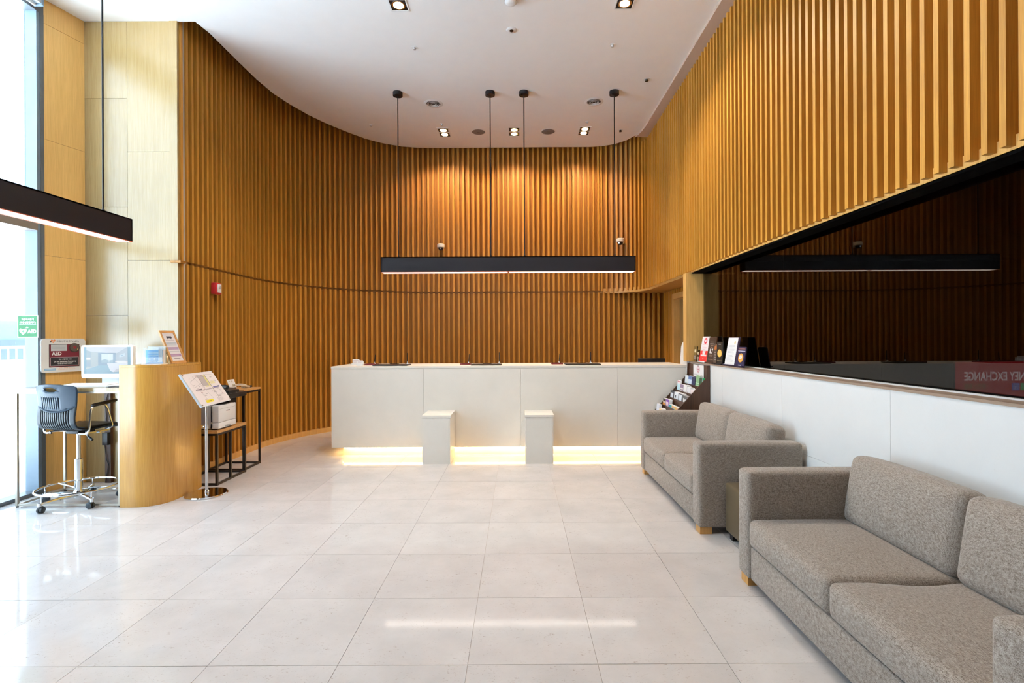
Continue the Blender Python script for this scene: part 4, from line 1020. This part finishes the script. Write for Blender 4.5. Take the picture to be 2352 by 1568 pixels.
# pull the rim of the handle hole onto its ellipse
for j in range(12):
    for i in range(NU):
        p = P[j][i]; q = math.sqrt((p.x - hx) ** 2 / ha ** 2 + (p.z - hz) ** 2 / hb ** 2)
        if .6 < q < 1.45: p.x = hx + (p.x - hx) / q; p.z = hz + (p.z - hz) / q
for zn, nm in (('top', 'backrest'), ('rib', 'ribbed_seat_shell')):
    m = MB(); m.add([P[j][i] for j in range(NV) for i in range(NU)], [(j * NU + i, j * NU + i + 1, (j + 1) * NU + i + 1, (j + 1) * NU + i) for j in range(NV - 1) for i in range(NU - 1) if zone(j, i) == zn])
    o = part(nm, m, BLUEC if zn == 'top' else SLATEC, t, True)
    md = o.modifiers.new('thickness', 'SOLIDIFY'); md.thickness = .009; md.offset = 0
m = MB(); pts = []
for k in range(13):
    u = -.5 + k / 12; pts.append((u * .392, -.219 + .20 * u * u * .62, .868 + .20 * u * u))
m.tube(pts, [.003] + [.0075] * 11 + [.003], 8); part('brow_rib', m, BLUEC, t, True)
part('seat_pad', MB().cushion((0, .055, .708), (.38, .32, .03), .012, (0, 0, .006)), PLASTB, t, True)
part('seat_nose', MB().cushion((0, .225, .690), (.36, .05, .03), .012), BLUEC, t, True)
part('lower_column', MB().lathe([(.031, .10), (.031, .405), (.026, .41)], n=20), CHROME, t, True)
part('gas_column', MB().lathe([(.0165, .40), (.0165, .66)], n=16), STEEL, t, True)
part('hub', MB().lathe([(.02, .035), (.034, .05), (.04, .085), (.038, .115), (.031, .125)], n=20), CHROME, t, True)
part('mechanism', MB().rbox((0, .02, .662), (.14, .16, .03), .006), BLACKM, t, True)
part('seat_frame', MB().tube([(-.20, -.10, .668), (-.20, .12, .664)], .009).tube([(.20, -.10, .668), (.20, .12, .664)], .009).tube([(-.24, 0, .662), (.24, 0, .662)], .009), CHROME, t, True)
lv = part('lever', MB().tube([(.06, .0, .655), (.12, -.03, .648), (.145, -.04, .635)], .0045, 6), CHROME, t, True)
link('lever_grip', MB().tube([(.145, -.04, .635), (.19, -.055, .615), (.225, -.062, .60)], [.006, .012, .009], 8).mesh('lever_grip', PLASTB), lv)
for sx in (-1, 1):
    a = part('armrest', MB().tube(smooth_line([(sx * .15, -.12, .664), (sx * .215, -.115, .664), (sx * .243, -.11, .69), (sx * .247, -.10, .78), (sx * .25, -.095, .87), (sx * .25, -.07, .905), (sx * .25, .02, .915), (sx * .248, .06, .88), (sx * .235, .10, .78), (sx * .22, .13, .70), (sx * .16, .12, .664)], 4), .0085, 8), CHROME, t, True)
    pm = MB().tube(smooth_line([(sx * .25, -.09, .914), (sx * .252, -.03, .922), (sx * .252, .06, .93), (sx * .25, .15, .94)], 3), [.009] + [.0165] * 8 + [.010], 10)
    link('arm_pad', pm.mesh('arm_pad', PLASTB), a)
part('foot_ring', MB().tube([(.305 * math.cos(2 * math.pi * k / 48), .305 * math.sin(2 * math.pi * k / 48), .152) for k in range(48)], .0095, 8, True), CHROME, t, True)
for k in range(5):
    an = R(-95 + 72 * k); c, s_ = math.cos(an), math.sin(an); rr = .315
    a = part('base_arm', MB().tube([(.03 * c, .03 * s_, .082), (.17 * c, .17 * s_, .082), (rr * c, rr * s_, .078)], [.02, .016, .012], 8).tube([(rr * c, rr * s_, .060), (rr * c, rr * s_, .092)], .014, 10).tube([(.30 * c, .30 * s_, .085), (.304 * c, .304 * s_, .148)], .005, 6), CHROME, t, True)
    so = an + R(25); bx, by = rr * c - .018 * math.cos(so), rr * s_ - .018 * math.sin(so)
    m = MB(); m.M = Matrix.Translation((bx, by, .028)) @ Matrix.Rotation(so, 4, 'Z')
    m.lathe([(.018, -.022), (.028, -.019), (.028, -.004), (.02, -.003), (.02, .003), (.028, .004), (.028, .019), (.018, .022)], (0, 0, 0), 18, 'y')
    m.rbox((.004, 0, .02), (.034, .03, .026), .006); m.M = None
    link('caster', m.mesh('caster', RUBBER), a)
# spokes from the column to the ring
part('ring_spokes', MB().tube([(-.30, .05, .152), (-.03, .01, .13)], .006, 6).tube([(.30, .05, .152), (.03, .01, .13)], .006, 6), CHROME, t, True)

# AED cabinet on the side wall and projecting sign
AC = Vector((-4.673 + SU.x * .15, 5.0125 + SU.y * .15, 1.356))
t = thing('aed_cabinet', 'white wall cabinet with a red AED unit behind its window', 'cabinet', (AC.x, AC.y, 1.186))
M = frame(AC, SU, (0, 0, 1)); r = .032; pts = []
for (sx, sz, a0) in ((1, -1, -90), (1, 1, 0), (-1, 1, 90), (-1, -1, 180)):
    for k in range(5):
        a = R(a0 + 22.5 * k); pts.append((sx * (.2 - r) + r * math.cos(a), sz * (.17 - r) + r * math.sin(a)))
m = MB(); m.M = M; m.prism(pts, -.027, 0); part('case', m, PLASTW, t)
m = MB(); m.M = M; m.box(-.206, -.2, .08, .095, -.02, -.008).box(-.206, -.2, -.095, -.08, -.02, -.008); part('hinge', m, PLASTG, t)
M = M @ Matrix.Diagonal((.86, 1, 1, 1)); M = M @ Matrix.Translation((0, 0, .0003)); m = MB(); m.M = M
m.rect(-.155, -.118, .165, .112, 0, (.03, .035, .04)); m.rect(-.15, -.112, .16, .108, .0003, (.19, .012, .03))
m.rect(-.135, .045, .03, .108, .0006, (.56, .60, .63))
for k in range(4): m.rect(-.125, .055 + k * .012, .015, .058 + k * .012, .0008, (.40, .44, .48))
m.disc(.11, .075, .060, .048, .0006, (.055, .03, .03)); m.disc(.115, .078, .050, .040, .0008, (.10, .085, .07)); m.disc(.115, .08, .018, .016, .001, (.25, .02, .03)); m.disc(.145, .06, .005, .005, .001, (.7, .5, .1))
m.rect(-.14, -.105, .155, -.018, .0006, (.55, .55, .58)); m.rect(-.137, -.102, .152, -.021, .0008, (.022, .02, .028))
m.disc(-.135, .14, .008, .010, 0, (.12, .12, .13)); m.rect(-.20, -.148, -.085, -.128, 0, (.22, .48, .74)); m.rect(-.195, -.1405, -.09, -.1365, .0003, (.6, .75, .88))
hp = [(0, -.018), (-.022, .002), (-.024, .014), (-.014, .02), (0, .012), (.014, .02), (.024, .014), (.022, .002)]
m.poly([(x - .112 - .0, y + .142) for x, y in hp], 0, (.85, .28, .10)); m.line(-.125, .142, -.112, .147, .006, .0004, (.85, .8, .78)); m.line(-.112, .147, -.10, .139, .006, .0004, (.85, .8, .78))
part('print', m, PRINT, t)
text('자동심장충격기(AED)', .026, M, .04, .1415, BLACKI, t, width=.235)
text('AED', .05, M, -.125, .018, WHITEI, t, .0014, 'LEFT', width=.10, bold=.0015)
text('위급 상황에만 사용', .017, M, .01, -.042, WHITEI, t, .0014, width=.135)
text('Do not use unless Emergency', .017, M, .01, -.063, WHITEI, t, .0014, width=.235, bold=.0005)
text('非緊急時請勿使用', .017, M, .01, -.083, WHITEI, t, .0014, width=.155)
text('심폐소생술을 실시하고', .011, M, .03, -.1265, ORANGE, t, width=.17)
text('음성 안내에 따라 사용하십시오', .011, M, .03, -.143, ORANGE, t, width=.18)
t = thing('aed_sign', 'green AED sign with white heart projecting beside the window frame', 'sign', (-4.56, 4.75, 1.53))
part('front_plate', MB().box(-4.655, -4.462, 4.70, 4.704, 1.535, 1.742), WHITEI, t)
m = MB(); m.prism([(-4.462, 4.7), (-4.458, 4.703), (-4.692, 4.948), (-4.695, 4.945)], 1.535, 1.742); part('return_plate', m, ACRYL, t)
M = frame((-4.5585, 4.6995, 1.6385), (1, 0, 0), (0, 0, 1)); m = MB(); m.M = M
m.rect(-.0885, -.096, .0885, .096, 0, (.0, .13, .025)); m.rect(-.078, .016, .078, .0185, .0003, (.8, .85, .8))
hp = [(0, -.034), (-.032, -.004), (-.036, .012), (-.024, .026), (0, .016), (.024, .026), (.036, .012), (.032, -.004)]
m.poly([(x - .044, y - .045) for x, y in hp], .0003, (.85, .86, .85)); m.poly([(-.048, -.038), (-.032, -.032), (-.040, -.046), (-.028, -.042), (-.046, -.066), (-.042, -.050), (-.054, -.052)], .0006, (.0, .19, .04))
m.rect(-.018, -.014, .006, -.008, .0003, (.85, .86, .85)); m.rect(-.009, -.022, -.003, .0, .0003, (.85, .86, .85))
part('print', m, PRINT, t)
text('AED', .044, M, .040, -.048, WHITEI, t, width=.082, bold=.002)
text('자동제세동기', .023, M, 0, .064, WHITEI, t, width=.115, bold=.0006)
text('(자동심장충격기)', .023, M, 0, .036, WHITEI, t, width=.15, bold=.0006)

# leaflet holder and framed notice on the curved counter
t = thing('leaflet_holder', 'clear acrylic holder with blue leaflets on the curved counter', 'leaflet holder', (-3.42, 4.80, CH))
part('base', MB().box(-3.508, -3.325, 4.705, 4.805, CH, CH + .004), ACRYL2 if False else PLASTW, t)
g = MB(); g.mi = 1; g.box(-3.508, -3.325, 4.730, 4.733, CH + .004, CH + .155); g.mi = 0; g.add([(-3.508, 4.729, CH + .004), (-3.325, 4.729, CH + .004), (-3.325, 4.729, CH + .155), (-3.508, 4.729, CH + .155)], [(0, 1, 2, 3)])
part('front_sheet', g, [ACRYL, ACRYL2], t, smooth=False)
part('back_sheet', MB().box(-3.508, -3.325, 4.785, 4.789, CH + .004, CH + .165), ACRYL, t)
part('leaflet_block', MB().box(-3.50, -3.335, 4.750, 4.780, CH + .004, CH + .136), WHITEI, t)
m = MB(); m.M = frame((-3.4175, 4.7495, CH + .004), (1, 0, 0), (0, 0, 1))
m.rect(-.0825, 0, .0825, .13, 0, (.04, .26, .62)); m.poly([(-.0825, .05), (.0825, .08), (.0825, .13), (-.0825, .13)], .0003, (.10, .40, .76)); m.rect(-.0825, .128, .0825, .132, .0003, (.85, .88, .9))
m.rect(-.06, .095, .05, .108, .0005, (.35, .62, .85)); m.rect(-.06, .075, .06, .083, .0005, (.3, .56, .82))
for k in range(3): m.disc(-.045 + k * .045, .043, .009, .009, .0005, (.55, .75, .92)); m.rect(-.06 + k * .045, .018, -.03 + k * .045, .024, .0005, (.5, .7, .9))
part('cover', m, PRINT, t)
part('card', MB().box(-3.37, -3.34, 4.737, 4.745, CH + .02, CH + .158), PLASTG, t)
t = thing('framed_notice', 'leaning oak framed notice on the curved counter', 'frame', (-3.33, 4.95, CH))
M = frame((-3.312, 4.945, CH + .002), (0, 1, 0), (-.126, 0, .316)); fw, fh = .212, .342
m = MB(); m.M = M; b = .024
m.box(-fw / 2, fw / 2, 0, b, -.014, 0).box(-fw / 2, fw / 2, fh - b, fh, -.014, 0).box(-fw / 2, -fw / 2 + b, b, fh - b, -.014, 0).box(fw / 2 - b, fw / 2, b, fh - b, -.014, 0)
part('frame_border', m, TABLE, t)
m = MB(); m.M = M; m.box(-fw / 2 + b, fw / 2 - b, b, fh - b, -.012, -.006); part('sheet', m, WHITEI, t)
m = MB(); m.M = M @ Matrix.Translation((0, 0, -.0055)); u = fw / 2 - b
m.rect(-u, b, u, fh - b, 0, (.74, .72, .74)); m.rect(-.035, .262, .04, .282, .0003, (.04, .04, .06)); m.rect(-.03, .25, -.022, .262, .0003, (.04, .04, .06)); m.rect(.02, .25, .028, .262, .0003, (.04, .04, .06))
m.rect(-.05, .294, .05, .299, .0003, (.3, .3, .34)); m.rect(-.06, .236, .06, .241, .0003, (.4, .38, .42))
m.rect(-u + .01, .205, u - .01, .216, .0003, (.42, .48, .54)); m.rect(-u + .01, .185, u - .01, .196, .0003, (.55, .58, .62))
m.rect(-u + .006, .142, u - .006, .168, .0003, (.38, .26, .42)); m.rect(-u + .01, .118, u - .01, .128, .0003, (.55, .55, .58)); m.rect(-u + .006, .070, u - .006, .098, .0003, (.38, .22, .40))
for k in range(3): m.rect(-u + .012, .148 + k * .006, u - .02 - .01 * k, .150 + k * .006, .0005, (.6, .5, .62)); m.rect(-u + .012, .076 + k * .006, u - .03, .078 + k * .006, .0005, (.6, .5, .62))
m.rect(-.045, .045, .045, .050, .0003, (.15, .12, .16))
part('print', m, PRINT, t)
m = MB(); p0 = M @ Vector((0, .22, -.014)); m.tube([p0, (p0.x - .03, p0.y, CH + .004)], .006, 6); part('easel_leg', m, TABLE, t)

# map stand
t = thing('map_stand', 'chrome floor stand holding a tilted white area map', 'stand', (-3.045, 4.93, 0))
part('base_disc', MB().lathe([(.184, 0), (.186, .006), (.180, .016), (.03, .018)], (-3.045, 4.93, 0), 48), CHROME, t)
part('base_collar', MB().lathe([(.022, .017), (.022, .04), (.016, .05)], (-3.045, 4.93, 0), 18), CHROME, t)
part('lower_pole', MB().lathe([(.0135, .04), (.0135, .655)], (-3.045, 4.93, 0), 16), STEEL, t)
part('clamp', MB().lathe([(.017, .64), (.017, .68)], (-3.045, 4.93, 0), 16).lathe([(.012, -.045), (.016, -.04), (.016, -.018)], (-3.045, 4.93, .662), 12, 'x'), CHROME, t)
part('upper_pole', MB().lathe([(.0095, .65), (.0095, 1.0)], (-3.045, 4.93, 0), 14), CHROME, t)
o3 = Vector((-2.937, 4.93, .8875)); uv_ = (-.058, .58, 0); vv_ = (-.19, 0, .30)
M = frame(o3, uv_, vv_); bw, bh = .583, .355
m = MB(); m.M = M; m.box(-bw / 2, bw / 2, 0, bh, -.012, -.002); part('board', m, PLASTW, t)
m = MB(); m.M = M; m.box(-bw / 2 - .004, -bw / 2 + .016, -.004, bh + .004, -.014, .002); part('edge_profile', m, SILVER, t)
m = MB(); m.M = M; m.box(-.05, .05, bh / 2 - .05, bh / 2 + .05, -.03, -.012); part('bracket', m, STEEL, t)
for (x, y) in ((-.265, .015), (.275, .015), (-.265, bh - .015), (.275, bh - .015)):
    m = MB(); m.M = M; m.lathe([(.009, -.002), (.009, .004), (.005, .006)], (x, y, 0), 12); part('corner_screw', m, CHROME, t)
m = MB(); m.M = M @ Matrix.Translation((0, 0, -.0015)); m.rect(-bw / 2 + .012, .004, bw / 2 - .004, bh - .004, 0, (.80, .74, .74)); K = (.10, .09, .10); G2 = (.35, .33, .35); z = .0005
m.rect(-.09, bh - .035, .09, bh - .030, z, (.3, .27, .28))
m.rect(-.03, .20, .07, .315, z, (.50, .44, .44)); m.poly([(.07, .20), (.10, .20), (.10, .318), (.07, .318)], z, (.72, .66, .25)); m.rect(.0, .19, .10, .205, z, (.75, .70, .40)); m.rect(.12, .215, .21, .245, z, (.75, .68, .42))
m.line(.105, .33, .105, .065, .007, .001, (.16, .17, .08)); m.line(-.035, .325, -.035, .175, .005, .001, K); m.line(-.11, .31, -.045, .18, .003, .001, G2)
m.line(-.19, .165, .22, .165, .009, .0008, (.45, .40, .44)); m.rect(-.20, .172, -.09, .180, .001, (.08, .07, .09)); m.rect(.12, .170, .24, .182, .001, (.14, .13, .36))
m.line(-.21, .265, -.05, .31, .003, .001, G2); m.line(-.035, .165, -.005, .06, .003, .001, G2); m.line(-.14, .16, -.11, .055, .003, .001, G2); m.line(.19, .16, .235, .075, .002, .001, G2); m.line(.10, .085, .23, .085, .002, .001, G2)
m.line(.12, .325, .24, .315, .002, .001, G2); m.line(.15, .25, .24, .25, .002, .001, G2)
m.line(-.2, .20, -.05, .235, .002, .001, G2); m.line(-.2, .20, -.21, .26, .002, .001, G2)
rr_ = random.Random(3)
for k in range(46):
    x, y = rr_.uniform(-.22, .22), rr_.uniform(.06, .32); m.rect(x, y, x + rr_.uniform(.012, .04), y + rr_.uniform(.003, .007), .0012, rr_.choice([(.42, .38, .40), (.3, .28, .3), (.55, .5, .52), (.5, .3, .3)]))
for k in range(6):
    m.rect(.06, .022 + k * .007, .20 - .02 * (k % 3), .025 + k * .007, .0012, (.5, .46, .48))
m.rect(-.16, .028, -.02, .056, .0008, (.80, .66, .03)); m.rect(-.12, .039, -.06, .045, .0012, (.3, .26, .05))
part('map_print', m, PRINT, t)

# nesting tables, printer and telephone
def side_table(label, x0, x1, y0, y1, h, tt):
    t = thing('side_table', label, 'table', ((x0 + x1) / 2, (y0 + y1) / 2, 0), 0, 'nesting side tables with dark steel frames')
    part('table_top', MB().box(x0, x1, y0, y1, h - tt, h), TABLE, t)
    q = .011
    for (x, y) in ((x0 + q, y0 + q), (x1 - q, y0 + q), (x0 + q, y1 - q), (x1 - q, y1 - q)):
        part('leg', MB().box(x - q, x + q, y - q, y + q, 0, h - tt), DARKM, t)
    for z in (.012, h - tt - .012):
        m = MB()
        for y in (y0 + q, y1 - q): m.box(x0 + 2 * q, x1 - 2 * q, y - q * .9, y + q * .9, z - .011, z + .011)
        for x in (x0 + q, x1 - q): m.box(x - q * .9, x + q * .9, y0 + 2 * q, y1 - 2 * q, z - .011, z + .011)
        part('rail', m, DARKM, t)
    return t
lt = side_table('low side table with steel frame under the white printer', -3.56, -3.11, 5.215, 5.77, .565, .028)
part('leg', MB().box(-3.132, -3.11, 5.46, 5.482, .024, .53), DARKM, lt)
side_table('taller side table with steel frame against the slats', -3.58, -3.15, 5.80, 6.18, .93, .022)
t = thing('printer', 'white laser printer on the low side table', 'printer', (-3.29, 5.43, .565))
x0, x1, y0, y1, z0 = -3.47, -3.10, 5.26, 5.585, .566
x1 = -3.12
part('feet', MB().box(x0 + .03, x0 + .09, y0 + .02, y1 - .02, z0, z0 + .01).box(x1 - .09, x1 - .03, y0 + .02, y1 - .02, z0, z0 + .01), PLASTB, t)
part('body', MB().rbox(((x0 + x1) / 2 - .03, (y0 + y1) / 2, z0 + .131), (x1 - x0 - .06, y1 - y0, .242), .008), PLASTG, t)
part('front_cover', MB().rbox((x1 - .045, (y0 + y1) / 2, z0 + .164), (.09, y1 - y0, .176), .008), PLASTW, t)
part('paper_tray', MB().rbox((x1 - .045, (y0 + y1) / 2, z0 + .043), (.09, y1 - y0, .062), .006), PLASTW, t)
part('tray_handle', MB().box(x1 - .006, x1 + .001, y0 + .11, y0 + .23, z0 + .013, z0 + .034), PLASTG, t)
part('cover_seam', MB().box(x1 - .004, x1 + .0006, y0 + .02, y1 - .02, z0 + .213, z0 + .2155), PLASTG, t)
part('name_badge', MB().box(x1 - .002, x1 + .0012, y0 + .14, y0 + .2, z0 + .182, z0 + .189), BLACKI, t)
m = MB()
for k in range(7): m.box(x0 + .07, x0 + .13, y0 - .0015, y0 + .002, z0 + .12 + k * .011, z0 + .126 + k * .011)
part('vent_slot', m, BLACKI, t)
part('output_tray', MB().box(x0 + .03, x1 - .10, y0 + .03, y1 - .03, z0 + .252, z0 + .258), PLASTB, t)
part('control_panel', MB().rbox((x1 - .05, y0 + .17, z0 + .255), (.08, .12, .012), .003), PLASTB, t)
# black scanner stand over the printer, telephone, card and cables
t = thing('scanner_shelf', 'black equipment shelf above the white printer', 'shelf', (-3.32, 5.62, .565))
part('column', MB().box(-3.42, -3.20, 5.60, 5.74, .566, .87), PLASTB, t)
part('shelf_board', MB().rbox((-3.31, 5.565, .895), (.40, .45, .05), .008), PLASTB, t)
for k in range(3): part('button', MB().lathe([(.008, .92), (.008, .924)], (-3.14, 5.52 + k * .11, 0), 10), PLASTG, t)
t = thing('telephone', 'black desk telephone behind the tilted map', 'telephone', (-3.30, 5.62, .92))
m = MB(); m.prism([(-3.43, .921), (-3.15, .921), (-3.15, .95), (-3.40, 1.0), (-3.43, 1.0)], 5.50, 5.70, 'y'); part('base', m, PLASTB, t)
part('handset', MB().tube(smooth_line([(-3.39, 5.53, 1.02), (-3.33, 5.535, 1.018), (-3.24, 5.535, 1.0), (-3.18, 5.53, .985)], 3), [.024, .026, .02, .014, .013, .013, .014, .02, .026, .024], 10), PLASTB, t)
t = thing('memo_card', 'small white memo card standing by the beige cables', 'card', (-3.36, 5.78, .93))
M = frame((-3.30, 5.86, .937), (0, 1, 0), (-.35, 0, 1)); m = MB(); m.M = M; m.box(-.07, .07, 0, .115, -.003, 0); part('card', m, WHITEI, t)
m = MB(); m.M = M; m.disc(-.035, .095, .009, .006, .0006, (.5, .46, .42)); m.rect(-.01, .08, .03, .1, .0006, (.6, .56, .52)); part('print', m, PRINT, t)
m = MB(); m.M = M; m.box(-.03, .03, -.001, .012, -.03, .02); part('clip', m, PLASTB, t)
t = thing('cable_bundle', 'bundle of beige cables lying on the taller side table', 'cables', (-3.32, 5.98, .93))
for k in range(6):
    dy = .012 * (k % 3); dz = .012 * (k // 3)
    part('cable', MB().tube(smooth_line([(-3.27 - dy, 5.83, .955 + dz + .02), (-3.25 + dy * .6, 5.90, .975 + dz), (-3.24 + dy, 5.97, .96 + dz * .8), (-3.22 - dy, 6.02, .945 + dz), (-3.24 + dy * .5, 6.08, .940 + dz * .5), (-3.30 + dy, 6.02, .939 + dz)], 4), .0075, 6), CABLE, t)
part('plug', MB().tube([(-3.24, 6.07, .944), (-3.23, 6.11, .946), (-3.24, 6.14, .943)], [.012, .014, .009], 8), PLASTB, t)
